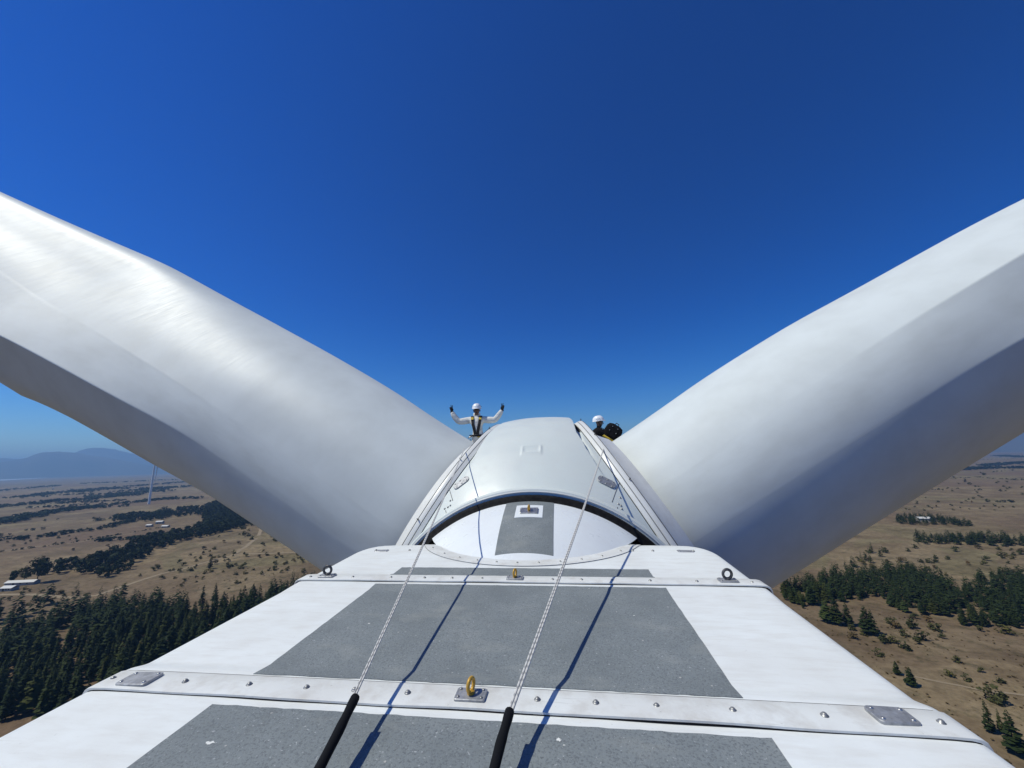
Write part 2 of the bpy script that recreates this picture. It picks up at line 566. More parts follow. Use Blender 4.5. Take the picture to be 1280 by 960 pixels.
# --- dome cover over the main bearing
AX = -1.94                                  # rotor axis height relative to the roof plane
DOME = [(4.66, 1.925), (4.72, 1.952), (4.77, 1.972), (4.85, 2.02), (5.0, 2.110), (5.2, 2.206), (5.47, 2.310), (5.64, 2.365), (5.85, 2.425)]
def dome_R(y):
    return lerp(y, DOME)
rows = []
for y in frange(4.66, 5.85, 26):
    R = dome_R(y) + 0.004
    tm = acos(min(1, (-AX - 0.03) / R))
    rows.append([(R * sin(t), y, AX + R * cos(t)) for t in frange(-tm, tm, 49)])
dome = part(MB().grid(rows).build('dome_cover', M_DOME, None, True))
def arc_edge(extra, y0, back):
    out = []
    for t in frange(-1, 1, 61):
        x = t * (1.42 + extra)
        a = abs(x) / (1.42 + extra)
        y = y0 + (5.80 - y0) * (1 - sqrt(max(0, 1 - a ** 2.15))) ** 0.93
        out.append((x, y))
    return out
inner = arc_edge(-0.03, 4.685, 0)
outer = arc_edge(0.10, 4.49, 0)
rows = []
def on_roof(x, y, dz):
    return (x, y, roof_z(x) + lift(y) + front_dz(y) + dz)
for frac, dz in ((-0.2, 0.004), (0.0, 0.010), (0.9, 0.010), (1.0, 0.008), (1.0, -0.004)):
    rows.append([on_roof(a[0] + (b[0] - a[0]) * frac, a[1] + (b[1] - a[1]) * frac, dz) for a, b in zip(inner, outer)])
MB().grid(rows[::-1]).build('flange', M_STRIP, dome, True, None, 40)
rows = [[on_roof(a[0] + (b[0] - a[0]) * fr, a[1] + (b[1] - a[1]) * fr, 0.0035) for a, b in zip(inner, outer)] for fr in (0.97, 1.03)]
MB().grid(rows[::-1]).build('sealant_bead', M_SEAM, dome)
for k in range(4, 58, 5):
    a, b = inner[k], outer[k]
    rivet(dome, (a[0] + b[0]) / 2, (a[1] + b[1]) / 2, roof_z(a[0]) + lift(4.5) + 0.009, 0.85)
# grey strip over the dome, white square and eyebolt
def dome_grid(x0, x1, y0, y1, off, nx=14, ny=18):
    rows = []
    for y in frange(y0, y1, ny):
        R = dome_R(y) + off
        rows.append([(x, y, AX + sqrt(R * R - x * x)) for x in frange(x0, x1, nx)])
    return rows
def dome_sheet(name, x0, x1, y0, y1, off, mat):
    rows = dome_grid(x0, x1, y0, y1, off)
    mb = MB(); mb.grid(rows)
    rim = rows[0] + [r[-1] for r in rows[1:]] + rows[-1][-2::-1] + [r[0] for r in rows[-2:0:-1]]
    mb.grid([[(x, y, z - 0.006) for x, y, z in rim], rim], True)
    return mb.build(name, mat, dome)
dome_sheet('anti_slip_patch', -0.345, 0.355, 4.79, 5.838, 0.0085, M_GRIP)
dome_sheet('white_square', -0.175, 0.205, 5.385, 5.70, 0.0125, M_DOME)
_slope = atan2(dome_R(5.62) - dome_R(5.45), 0.17)
eb = eyebolt(0.015, 5.53, AX + dome_R(5.53) + 0.011, M_YELLOW, radians(75), 0.028, 0.010, 0.25, 0.15, 1.1, _slope, M_STEEL)
eb['label'] = 'brass coloured eyebolt on a bolted plate within the white square of the dome'

# --- black rubber seal between nacelle and spinner
seal = MB().lathe((0, 0, AX), (0, 1, 0), (0, 0, 1), [(5.80, 2.40), (5.835, 2.435), (5.85, 2.465), (5.865, 2.495), (5.895, 2.512), (5.93, 2.508), (5.95, 2.48), (5.95, 2.30)], 128)
part(seal.build('rubber_seal', M_RUBBER, None, True))

# --- spinner: a ball cut by the three blade openings
YR, RHO, RR, RY = 9.1, 2.5, 2.79, 3.02           # hub centre, opening plane, opening radius across and fore-aft
def ball_R(y):
    return sqrt(max(0.0, RHO ** 2 + RR ** 2 * (1 - ((y - YR) / RY) ** 2)))
EDGE_L = [(6.1, 1.75), (6.3, 1.44), (6.6, 1.20), (7.0, 1.03), (7.5, 0.96), (8.2, 0.93), (9.2, 0.80)]
EDGE_R = [(6.1, 1.75), (6.3, 1.36), (6.6, 1.12), (7.0, 0.90), (7.4, 0.76), (8.2, 0.72), (9.2, 0.62)]
def recess(x, y):                            # negative: the hood stands proud of the side panels
    d = (0.10 if x < 0 else 0.15) * sstep(6.35, 7.4, y) * (1 - sstep(9.0, 9.9, y))
    if x < 0:
        return -d * (1 - sstep(lerp(y, EDGE_L) - 0.03, lerp(y, EDGE_L) + 0.13, -x))
    dm = 0.10 + 0.03 * sstep(0.0, 0.9, x)
    q = x - lerp(y, EDGE_R)
    pocket = 0.07 * sstep(6.75, 7.3, y) * (1 - sstep(8.6, 9.3, y)) * sstep(-0.01, 0.04, q) * (1 - sstep(0.05, 0.17, q))
    return pocket - d / 0.15 * dm * (1 - sstep(-0.01, 0.05, q))
# the raised rectangle pressed into the hood
def emboss(x, y):
    dx, dy = abs(x + 0.03) - 0.17, abs(y - 6.84) - 0.085
    d = max(dx, dy)
    return 0.018 * sstep(-0.05, -0.015, d) * (1 - sstep(-0.010, 0.025, d))
rows = []
NY, NT = 150, 140
YEND = YR + RY * sqrt(1 + (RHO / RR) ** 2) - 0.001
ys = frange(6.13, 9.3, 110) + frange(9.33, YEND - 0.3, 30) + frange(YEND - 0.28, YEND, 12)
for y in ys:
    R = ball_R(y)
    tm = radians(60) - (acos(min(1, RHO / R)) if R > RHO else 0.0)
    row = []
    for t in frange(-tm, tm, NT + 1):
        x = R * sin(t)
        rr = R - recess(x, y) + emboss(x, y)
        row.append((rr * sin(t), y, AX + rr * cos(t)))
    rows.append(row)
def rot_axis(p, a):
    return (p[0] * cos(a) + (p[2] - AX) * sin(a), p[1], AX - p[0] * sin(a) + (p[2] - AX) * cos(a))
spin = MB()
for a in (0, 2 * pi / 3, 4 * pi / 3):
    spin.grid([[rot_axis(p, a) for p in r] for r in rows])
# rolled rear lip
spin.lathe((0, 0, AX), (0, 1, 0), (0, 0, 1), [(5.96, 2.50), (5.96, 2.555), (5.975, 2.585), (6.01, 2.603), (6.06, 2.605), (6.12, 2.60), (6.155, 2.585), (6.20, 2.56)], 128)
spinner = spin.build('spinner', M_SPIN, None, True, None, 32)
part(spinner)
# a lighter edging bead where lip meets seal
MB().lathe((0, 0, AX), (0, 1, 0), (0, 0, 1), [(5.952, 2.545), (5.952, 2.557), (5.962, 2.561)], 128).build('edge_bead', M_COLLAR, spinner)

# side panel joints, inspection plates and bolts on the spinner
def ball_pt(x, y, off):
    R = ball_R(y)
    z = sqrt(max(0, R * R - x * x))
    d = Vector((x, (y - YR) * (RR / RY) ** 2, z)).normalized()
    rc = recess(x, y)
    p = Vector((x, y, AX + z))
    rad = Vector((x, 0, z)).normalized()
    return p - rad * rc + d * off, d
def ball_line(pts, w=0.007, mat=None, name='panel_joint'):
    dense = []
    for a, b in zip(pts, pts[1:]):
        for k in range(8):
            t = k / 8
            dense.append((a[0] + (b[0] - a[0]) * t, a[1] + (b[1] - a[1]) * t))
    dense.append(pts[-1])
    MB().tube([ball_pt(x, y, 0.0)[0] for x, y in dense], w, 6).build(name, mat or M_LINE, spinner)
def oval_plate(x, y, w, d, spin_a):
    p, n = ball_pt(x, y, 0.002)
    o = plate_mb(w, d, 0.012, d * 0.42).build('inspection_plate', M_GALV, spinner, True, None, 35)
    q = n.to_track_quat('Z', 'Y').to_matrix().to_4x4() @ Matrix.Rotation(spin_a, 4, 'Z')
    o.matrix_local = Matrix.Translation(p) @ q
    for k in range(6):
        a = (k - (k // 3) * 3 - 1) * w * 0.33
        b = (-1 if k < 3 else 1) * d * 0.33
        bo = put('bolt', rm, spinner)
        bo.matrix_local = Matrix.Translation(p) @ q @ Matrix.Translation((a, b, 0.012)) @ Matrix.Scale(0.7, 4)
oval_plate(-1.218, 6.538, 0.30, 0.15, 0.95)
oval_plate(1.183, 6.485, 0.30, 0.16, -0.72)
ball_line([(1.474, 6.74), (1.221, 6.22)], 0.006)
ball_line([(1.296, 6.195), (1.221, 6.042)], 0.006)
ball_line([(-1.559, 6.776), (-1.307, 6.308)], 0.006)
ball_line([(-1.405, 6.232), (-1.314, 6.061)], 0.006)
for x, y in [(1.458, 6.536), (1.361, 6.345), (1.317, 6.242), (1.351, 6.239), (1.355, 6.203), (-1.354, 6.332), (-1.429, 6.264), (-1.372, 6.255), (-1.332, 6.256), (-1.384, 6.119)]:
    p, n = ball_pt(x, y, 0.0)
    o = put('bolt', rm, spinner)
    o.matrix_local = Matrix.Translation(p) @ n.to_track_quat('Z', 'Y').to_matrix().to_4x4()

# --- blades with their collars
def blade_axis(ang, cone=0.0):
    return Vector((sin(ang) * cos(cone), sin(cone), cos(ang) * cos(cone)))
HUB = Vector((0, YR, AX))
def resample(pts, n):
    # Catmull-Rom through the points, then equal steps
    P = [Vector((a, b, 0)) for a, b in pts]
    P = [2 * P[0] - P[1]] + P + [2 * P[-1] - P[-2]]
    out = []
    for i in range(1, len(P) - 2):
        for k in range(20):
            t = k / 20
            p0, p1, p2, p3 = P[i - 1], P[i], P[i + 1], P[i + 2]
            out.append(0.5 * ((2 * p1) + (p2 - p0) * t + (2 * p0 - 5 * p1 + 4 * p2 - p3) * t * t + (3 * p1 - p0 - 3 * p2 + p3) * t ** 3))
    out.append(P[-2])
    L = [0]
    for a, b in zip(out, out[1:]):
        L.append(L[-1] + (b - a).length)
    res = []
    j = 0
    for i in range(n):
        s = L[-1] * i / (n - 1)
        while j < len(L) - 2 and L[j + 1] < s:
            j += 1
        f = (s - L[j]) / max(1e-9, L[j + 1] - L[j])
        res.append(out[j].lerp(out[j + 1], min(1, max(0, f))))
    return [(p.x, p.y) for p in res]
NA, NB = 81, 14
SPAN = frange(2.6, 16.0, 110) + frange(16.6, 62.0, 50)
UP_LEFT = [(2.6, 0.96), (4, 0.965), (5, 1.01), (6, 1.04), (8, 1.045), (10, 1.015), (12, 1.0), (15, 1.0), (16, 0.985), (18, 0.905), (20, 0.83), (22, 0.76), (24, 0.70), (32, 0.46), (48, 0.24), (60, 0.10), (62, 0.03)]
UP_RIGHT = [(2.6, 0.97), (4, 0.98), (5, 1.02), (6, 1.045), (8, 1.05), (10, 1.015), (12, 1.0), (13.5, 0.985), (15, 0.93), (18, 0.84), (24, 0.66), (32, 0.44), (48, 0.24), (60, 0.10), (62, 0.03)]
DOWN = [(2.6, 1.0), (14.5, 1.0), (16, 1.03), (17, 1.06), (18, 1.09), (20, 1.11), (24, 0.95), (32, 0.48), (48, 0.24), (60, 0.10), (62, 0.03)]
def soft_lerp(x, tab):
    return sum(lerp(x + d, tab) for d in (-0.8, -0.4, 0.0, 0.4, 0.8)) / 5
ES = [(2.6, 1.0), (16, 1.0), (24, 0.90), (32, 0.70), (48, 0.45), (60, 0.20), (62, 0.05)]
def outline(ctrl):
    """closed section from its control points (up, towards the tail); first and last are the two tail creases"""
    main = resample(ctrl, NA)
    A, B = ctrl[0], ctrl[-1]
    def near(p, q, d):
        L = hypot(q[0] - p[0], q[1] - p[1])
        return (p[0] + (q[0] - p[0]) * d / L, p[1] + (q[1] - p[1]) * d / L)
    main[1] = near(main[0], main[2], 0.03)
    main[-2] = near(main[-1], main[-3], 0.03)
    steps = [0.03 / hypot(A[0] - B[0], A[1] - B[1])]
    ks = [steps[0]] + [k / NB for k in range(1, NB)] + [1 - steps[0]]
    flat = [(B[0] + (A[0] - B[0]) * k, B[1] + (A[1] - B[1]) * k) for k in ks]
    return main + flat
def make_section(c10, c14, R0, UP):
    o10, o14 = outline(c10), outline(c14)
    # circle points at matching angles: by direction, so that the loft does not twist
    circ = []
    for p in o10:
        a = atan2(p[0], p[1])
        circ.append((R0 * sin(a), R0 * cos(a)))
    def soften(o, wid):
        n = len(o)
        seg = [hypot(o[(i + 1) % n][0] - o[i][0], o[(i + 1) % n][1] - o[i][1]) for i in range(n)]
        L = [0]
        for q in seg:
            L.append(L[-1] + q)
        out = []
        for i in range(n):
            sx = sy = sw = 0.0
            for j in range(n):
                d = abs(L[i] - L[j]); d = min(d, L[-1] - d)
                w = exp(-(d / wid) ** 2) * (seg[j] + seg[j - 1])
                sx += w * o[j][0]; sy += w * o[j][1]; sw += w
            out.append((sx / sw, sy / sw))
        return out
    r10, r14 = soften(o10, 0.75), soften(o14, 0.75)
    def section(s):
        t = sstep(2.9, 10.6, s)
        g = ((min(s, 16.0) - 8.0) / 6.0) ** 1.25 if s > 8 else 0.0
        k = sstep(6.6, 11.5, s)
        ku, kd, ke = soft_lerp(s, UP), soft_lerp(s, DOWN), soft_lerp(s, ES)
        pts = []
        for c, a, b, ra, rb in zip(circ, o10, o14, r10, r14):
            p0 = (a[0] + (b[0] - a[0]) * g, a[1] + (b[1] - a[1]) * g)
            p1 = (ra[0] + (rb[0] - ra[0]) * g, ra[1] + (rb[1] - ra[1]) * g)
            q = (p1[0] * 1.015 + (p0[0] - p1[0] * 1.015) * k, p1[1] * 1.015 + (p0[1] - p1[1] * 1.015) * k)
            n = c[0] + (q[0] - c[0]) * t
            pts.append((n * (kd + (ku - kd) * sstep(-0.9, 0.9, n)), (c[1] + (q[1] - c[1]) * t) * ke))
        return pts
    return section
LEFT_SECTION = make_section(
    [(-0.65, 2.17), (-1.45, 1.70), (-2.08, 1.10), (-2.42, 0.30), (-2.32, -0.75), (-1.55, -1.75), (0.0, -2.25), (1.35, -1.85), (1.99, -1.15), (2.16, -0.5), (2.0, 0.15), (1.58, 0.82), (0.92, 1.42), (0.15, 1.88)],
    [(-1.10, 2.28), (-1.95, 1.62), (-2.60, 1.05), (-3.00, 0.30), (-2.80, -0.85), (-1.85, -1.85), (0.0, -2.2), (1.22, -1.92), (1.86, -1.35), (2.12, -0.68), (1.98, -0.12), (1.48, 0.36), (0.74, 0.92), (-0.12, 1.56)], 2.12, UP_LEFT)
RIGHT_SECTION = make_section(
    [(0.0, 2.30), (-0.78, 1.98), (-1.48, 1.42), (-2.02, 0.72), (-2.27, -0.1), (-2.0, -1.1), (-1.2, -1.9), (0.0, -2.2), (1.10, -1.9), (1.75, -1.2), (1.95, -0.4), (1.88, 0.5), (1.58, 1.35), (1.12, 2.05)],
    [(-0.25, 2.35), (-0.95, 1.95), (-1.58, 1.38), (-2.05, 0.70), (-2.25, -0.1), (-2.0, -1.1), (-1.2, -1.9), (0.0, -2.2), (1.0, -1.85), (1.55, -1.2), (1.72, -0.4), (1.66, 0.5), (1.38, 1.35), (0.95, 2.1)], 2.03, UP_RIGHT)
def make_blade(angle, section, cone=radians(3)):
    b = blade_axis(angle, cone)
    e = Vector((0, -1, 0)); e = (e - b * e.dot(b)).normalized()
    m = b.cross(e)
    if m.z < 0 or (abs(m.z) < 0.1 and m.x < 0):
        m = -m                                   # up in the rotor plane
    rows = [[HUB + b * s + m * p + e * q for p, q in section(s)] for s in SPAN]
    mb = MB(); mb.grid(rows, True)
    n = len(rows[0])
    mb.f.append(tuple((len(SPAN) - 1) * n + k for k in range(n)))
    me = bpy.data.meshes.new('blade')
    me.from_pydata([tuple(v) for v in mb.v], [], mb.f)
    me.materials.append(M_BLADE)
    me.polygons.foreach_set('use_smooth', [True] * len(me.polygons))
    uvl = me.uv_layers.new(name='UVMap')
    for poly in me.polygons:
        for li in poly.loop_indices:
            vi = me.loops[li].vertex_index
            i, j = divmod(vi, n)
            uvl.data[li].uv = (SPAN[i] / 4.0, j / n)
    me.update()
    o = bpy.data.objects.new('blade', me)
    COL.objects.link(o)
    fix_normals(o)
    part(o)
    return o
def make_collar(angle):
    b = blade_axis(angle)
    u = Vector((cos(angle), 0, -sin(angle)))
    c = HUB + b * RHO
    def oval(mb):                                # the opening is longer fore-aft than across
        mb.v = [(x, YR + (y - YR) * RY / RR, z) for x, y, z in mb.v]
        return mb
    gap = oval(MB().lathe(c, b, u, [(-0.05, RR + 0.004), (-0.012, RR + 0.004), (-0.012, RR - 0.03), (0.03, RR - 0.03), (0.03, RR - 0.2)], 160))
    part(gap.build('rim_gap', M_RUBBER, None, True, None, 40))
    ring = oval(MB().lathe(c, b, u, [(0.012, RR - 0.12), (0.012, RR - 0.012), (0.02, RR - 0.004), (0.085, RR - 0.006), (0.092, RR - 0.016), (0.100, RR - 0.016), (0.107, RR - 0.008), (0.165, RR - 0.02), (0.180, RR - 0.03), (0.185, RR - 0.05), (0.185, RR - 0.25), (0.26, 2.35), (0.38, 2.2), (0.46, 2.10)], 160))
    o = part(ring.build('root_collar', M_COLLAR, None, True, None, 32))
    oval(MB().lathe(c, b, u, [(0.088, RR - 0.013), (0.103, RR - 0.013)], 160)).build('collar_joint', M_LINE, o)
    for k in range(14):
        a = 2 * pi * k / 14 + 0.1
        d = u * cos(a) + b.cross(u) * sin(a)
        mb = MB()
        base = c + b * 0.17 + d * (RR - 0.03)
        mb.tube([base, base + d * 0.03, base + d * 0.036 + b * 0.02], 0.008, 6)
        mb.tube([base + b * 0.02 + d * 0.01, base + b * 0.02 + d * 0.055], 0.006, 6)
        oval(mb).build('bracket', M_DARKSTEEL, o)
    oval(MB().lathe(c, b, u, [(0.184, RR - 0.055), (0.192, RR - 0.035), (0.192, RR - 0.07)], 160)).build('drip_edge', M_DARKSTEEL, o)
for a in (-60, 60, 180):
    make_blade(radians(a), LEFT_SECTION if a < 0 else RIGHT_SECTION)
    make_collar(radians(a))
# hub core closing the blade openings
core = MB()
core.lathe((0, 0, AX), (0, 1, 0), (0, 0, 1), [(5.8, 0.01), (5.8, 2.2), (12.4, 2.2), (12.4, 0.01)], 48)
part(core.build('hub', M_COLLAR, None, True, None, 40))
tw = MB(); tw.lathe((0, 0, 0), (0, 0, 1), (1, 0, 0), [(0, 2.9), (30, 2.7), (60, 2.35), (ROOF_Z - 3.55, 1.9)], 48)
tow = tw.build('tower', M_ROOF, turbine)

# ------------------------------------------------------------------ safety ropes with black sleeves
def rope_obj(name, label, strands, lo, hi, sleeve_pts, r):
    root = empty(name, NAC @ Vector(lo))
    root.rotation_euler = TILT.to_euler()
    inv = Vector(lo)
    tag(root, label, 'rope', 'ropes running up to the spinner')
    for dx in strands:
        n = 90
        pts = []
        for k in range(n + 1):
            t = k / n
            p = Vector(lo).lerp(Vector(hi), t)
            p.z -= 0.035 * sin(pi * t)
            p.x += dx * (1 - 0.5 * t)
            pts.append(p - inv)
        mb = MB(); mb.tube(pts, r, 8)
        o = mb.build('rope_strand', M_ROPE, root)
        me = o.data
        uvl = me.uv_layers.new(name='UVMap')
        L = (Vector(hi) - Vector(lo)).length
        for poly in me.polygons:
            for li in poly.loop_indices:
                i, j = divmod(me.loops[li].vertex_index, 8)
                jj = j
                if poly.vertices[0] != me.loops[li].vertex_index and j == 0 and any(me.loops[q].vertex_index % 8 == 7 for q in poly.loop_indices):
                    jj = 8
                uvl.data[li].uv = (i / n * L * 14.0 + dx * 40, jj / 8 * 0.30)
    sp = [Vector(p) - inv for p in sleeve_pts]
    dense = []
    for a, b in zip(sp, sp[1:]):
        dense += [a.lerp(b, k / 5) for k in range(5)]
    dense.append(sp[-1])
    rnd = random.Random(len(strands))
    rad = [0.021 + 0.0007 * sin(1.7 * i) + rnd.uniform(-.0006, .0006) for i in range(len(dense))]
    MB().tube(dense, rad, 10).build('sleeve', M_SLEEVE, root, True)
    return root
rope_obj('safety_rope', 'thin braided white rope running from a black sleeve up to the left spinner rim', (-0.006, 0.006), (-0.505, 1.92, 0.165), (-1.33, 7.17, 1.262), [(-0.50, 1.93, 0.163), (-0.475, 1.75, 0.135), (-0.44, 1.45, 0.09), (-0.40, 1.1, 0.05), (-0.35, 0.6, 0.022)], 0.0052)
rope_obj('safety_rope', 'thicker speckled rope pair running from a black sleeve up to the right spinner rim', (-0.0075, 0.0075), (0.255, 1.91, 0.15), (1.28, 7.38, 1.235), [(0.252, 1.92, 0.148), (0.235, 1.75, 0.125), (0.215, 1.45, 0.085), (0.20, 1.1, 0.05), (0.18, 0.6, 0.022)], 0.0065)

# ------------------------------------------------------------------ people
M_SUIT = new_mat('off_white_coverall', (0.66, 0.66, 0.62), 0.85)
def _suit():
    m = M_SUIT
    v = coords(m)
    n = noise(m, v, 9.0, 4, 0.6)
    link(m, ramp(m, n, [(0.3, (0.56, 0.56, 0.53)), (0.7, (0.72, 0.72, 0.68))]), 'Base Color')
    bump(m, noise(m, v, 14.0, 3), 0.8, 0.03)
_suit()
M_BLACKCLOTH = new_mat('black_jacket_cloth', (0.009, 0.009, 0.011), 0.9, 0, 0.12)
def _bc():
    bump(M_BLACKCLOTH, noise(M_BLACKCLOTH, coords(M_BLACKCLOTH), 14.0, 3), 0.8, 0.03)
_bc()
M_SKIN = new_mat('brown_skin', (0.13, 0.065, 0.04), 0.5)
M_GLOVE = new_mat('black_glove', (0.012, 0.012, 0.013), 0.7)
M_BOOT = new_mat('dark_boot', (0.03, 0.026, 0.022), 0.7)
M_HELMET = new_mat('white_helmet_shell', (0.80, 0.82, 0.84), 0.25)
M_STRAP = new_mat('black_harness_webbing', (0.014, 0.014, 0.015), 0.8)
M_STRAPY = new_mat('yellow_harness_webbing', (0.55, 0.38, 0.04), 0.75)
M_LENS = new_mat('dark_lens', (0.01, 0.01, 0.012), 0.12)
M_LIPS = new_mat('dark_lips', (0.10, 0.045, 0.035), 0.5)

def skin_mesh(name, chain, levels=2):
    """chain: {joint: (parent, (x,y,z), radius)}; grown with a Skin and a Subdivision modifier, then baked to a mesh."""
    names = list(chain)
    idx = {k: i for i, k in enumerate(names)}
    me = bpy.data.meshes.new(name)
    me.from_pydata([chain[k][1] for k in names], [(idx[chain[k][0]], idx[k]) for k in names if chain[k][0]], [])
    o = bpy.data.objects.new(name, me)
    COL.objects.link(o)
    sk = o.modifiers.new('skin', 'SKIN')
    sk.use_smooth_shade = True
    o.modifiers.new('sub', 'SUBSURF').levels = levels
    o.modifiers['sub'].render_levels = levels
    for i, k in enumerate(names):
        r = chain[k][2]
        me.skin_vertices[0].data[i].radius = r if isinstance(r, tuple) else (r, r)
        me.skin_vertices[0].data[i].use_root = chain[k][0] is None
    bpy.context.view_layer.update()
    dg = bpy.context.evaluated_depsgraph_get()
    out = bpy.data.meshes.new_from_object(o.evaluated_get(dg))
    bpy.data.objects.remove(o)
    out.polygons.foreach_set('use_smooth', [True] * len(out.polygons))
    return out

def assign(me, mats, fn):
    me.materials.clear()
    for m in mats:
        me.materials.append(m)
    for p in me.polygons:
        p.material_index = fn(p.center)

def glove_mesh(wrist, up, out, palm_n, pose):
    """palm and five separate fingers; up = along the fingers, out = towards the thumb, palm_n = out of the palm"""
    w, up, out, pn = Vector(wrist), Vector(up).normalized(), Vector(out).normalized(), Vector(palm_n).normalized()
    def P(a, b, c):
        return tuple(w + out * a + up * b + pn * c)
    mb = MB()
    palm = [(0.0, 0.026, 0.018), (0.02, 0.033, 0.020), (0.05, 0.040, 0.019), (0.08, 0.042, 0.016), (0.094, 0.038, 0.012)]
    rows = []
    for h, wd, th in palm:
        rows.append([P(wd * cos(2 * pi * k / 14), h, th * sin(2 * pi * k / 14)) for k in range(14)])
    b0 = len(mb.v)
    mb.grid(rows, True)
    mb.f.append(tuple(b0 + k for k in range(14))[::-1])
    e0 = b0 + 4 * 14
    mb.f.append(tuple(e0 + k for k in range(14)))
    lens = [0.075, 0.083, 0.077, 0.06]
    for i in range(4):
        a0 = 0.030 - 0.020 * i
        L = lens[i]
        if pose[i]:                                   # straight, slightly spread
            sp = 0.16 if i == 0 else -0.14
            pts = [P(a0, 0.085, 0), P(a0 + sp * L * 0.45, 0.09 + L * 0.45, 0.003), P(a0 + sp * L * 0.75, 0.09 + L * 0.75, 0.005), P(a0 + sp * L, 0.09 + L, 0.009)]
        else:                                         # curled into the palm
            pts = [P(a0, 0.088, 0), P(a0, 0.112, 0.016), P(a0, 0.100, 0.042), P(a0, 0.068, 0.040), P(a0, 0.055, 0.030)]
        rr = [0.0105, 0.0105, 0.0095, 0.0085, 0.007][:len(pts)]
        mb.tube(pts, rr, 8)
    mb.tube([P(0.028, 0.022, 0.006), P(0.046, 0.045, 0.018), P(0.040, 0.070, 0.032), P(0.014, 0.082, 0.050)], [0.014, 0.0125, 0.0115, 0.009], 8)
    return mb

def helmet(parent, c, fwd, up, mat=M_HELMET):
    c, f, u = Vector(c), Vector(fwd).normalized(), Vector(up).normalized()
    s = f.cross(u).normalized(); u = s.cross(f)
    mb = MB()
    rows = []
    for t in frange(0, 1, 10):
        a = t * pi / 2
        k, h = cos(a) ** 0.75 if a < pi / 2 - 1e-6 else 0.002, sin(a)
        row = []
        for j in range(28):
            q = 2 * pi * j / 28
            ridge = 1 + 0.025 * max(0, cos(q * 2)) * (1 - t)
            row.append(c + f * (0.148 * k * cos(q) * ridge) + s * (0.122 * k * sin(q)) + u * (0.02 + 0.135 * h))
        rows.append(row)
    rim = [c + f * (0.156 * cos(2 * pi * j / 28)) + s * (0.128 * sin(2 * pi * j / 28)) + u * 0.008 for j in range(28)]
    inn = [c + f * (0.138 * cos(2 * pi * j / 28)) + s * (0.112 * sin(2 * pi * j / 28)) + u * 0.012 for j in range(28)]
    mb.grid([inn, rim] + rows, True)
    # peak
    pk = []
    for q in frange(-0.85, 0.85, 12):
        pk.append((c + f * (0.15 * cos(q)) + s * (0.125 * sin(q)) + u * 0.022, c + f * (0.15 * cos(q) + 0.035 * cos(q * 1.7)) + s * (0.125 * sin(q)) + u * 0.004))
    mb.grid([[p[0] for p in pk], [p[1] for p in pk], [p[1] - u * 0.006 for p in pk], [p[0] - u * 0.012 for p in pk]])
    o = mb.build('helmet', mat, parent, True, None, 50)
    vm = MB()
    for sd in (-1, 1):
        for k in range(3):
            p = c + s * (sd * 0.119) + f * (0.03 - 0.035 * k) + u * (0.07 - 0.004 * k)
            vm.box(p, (0.012, 0.022, 0.008))
    vm.build('helmet_vent', M_GLOVE, o)
    return o

def band(parent, name, pts, nrm, w, mat, th=0.006):
    """flat webbing following the points, nrm = outward normal"""
    mb = MB()
    P = [Vector(p) for p in pts]
    rows = []
    for i, p in enumerate(P):
        t = (P[min(i + 1, len(P) - 1)] - P[max(0, i - 1)]).normalized()
        n = Vector(nrm[i] if isinstance(nrm, list) else nrm).normalized()
        s = t.cross(n).normalized() * (w / 2)
        rows.append([p - s, p - s + n * th, p + s + n * th, p + s])
    mb.grid(rows, True)
    return mb.build(name, mat, parent, True, None, 40)

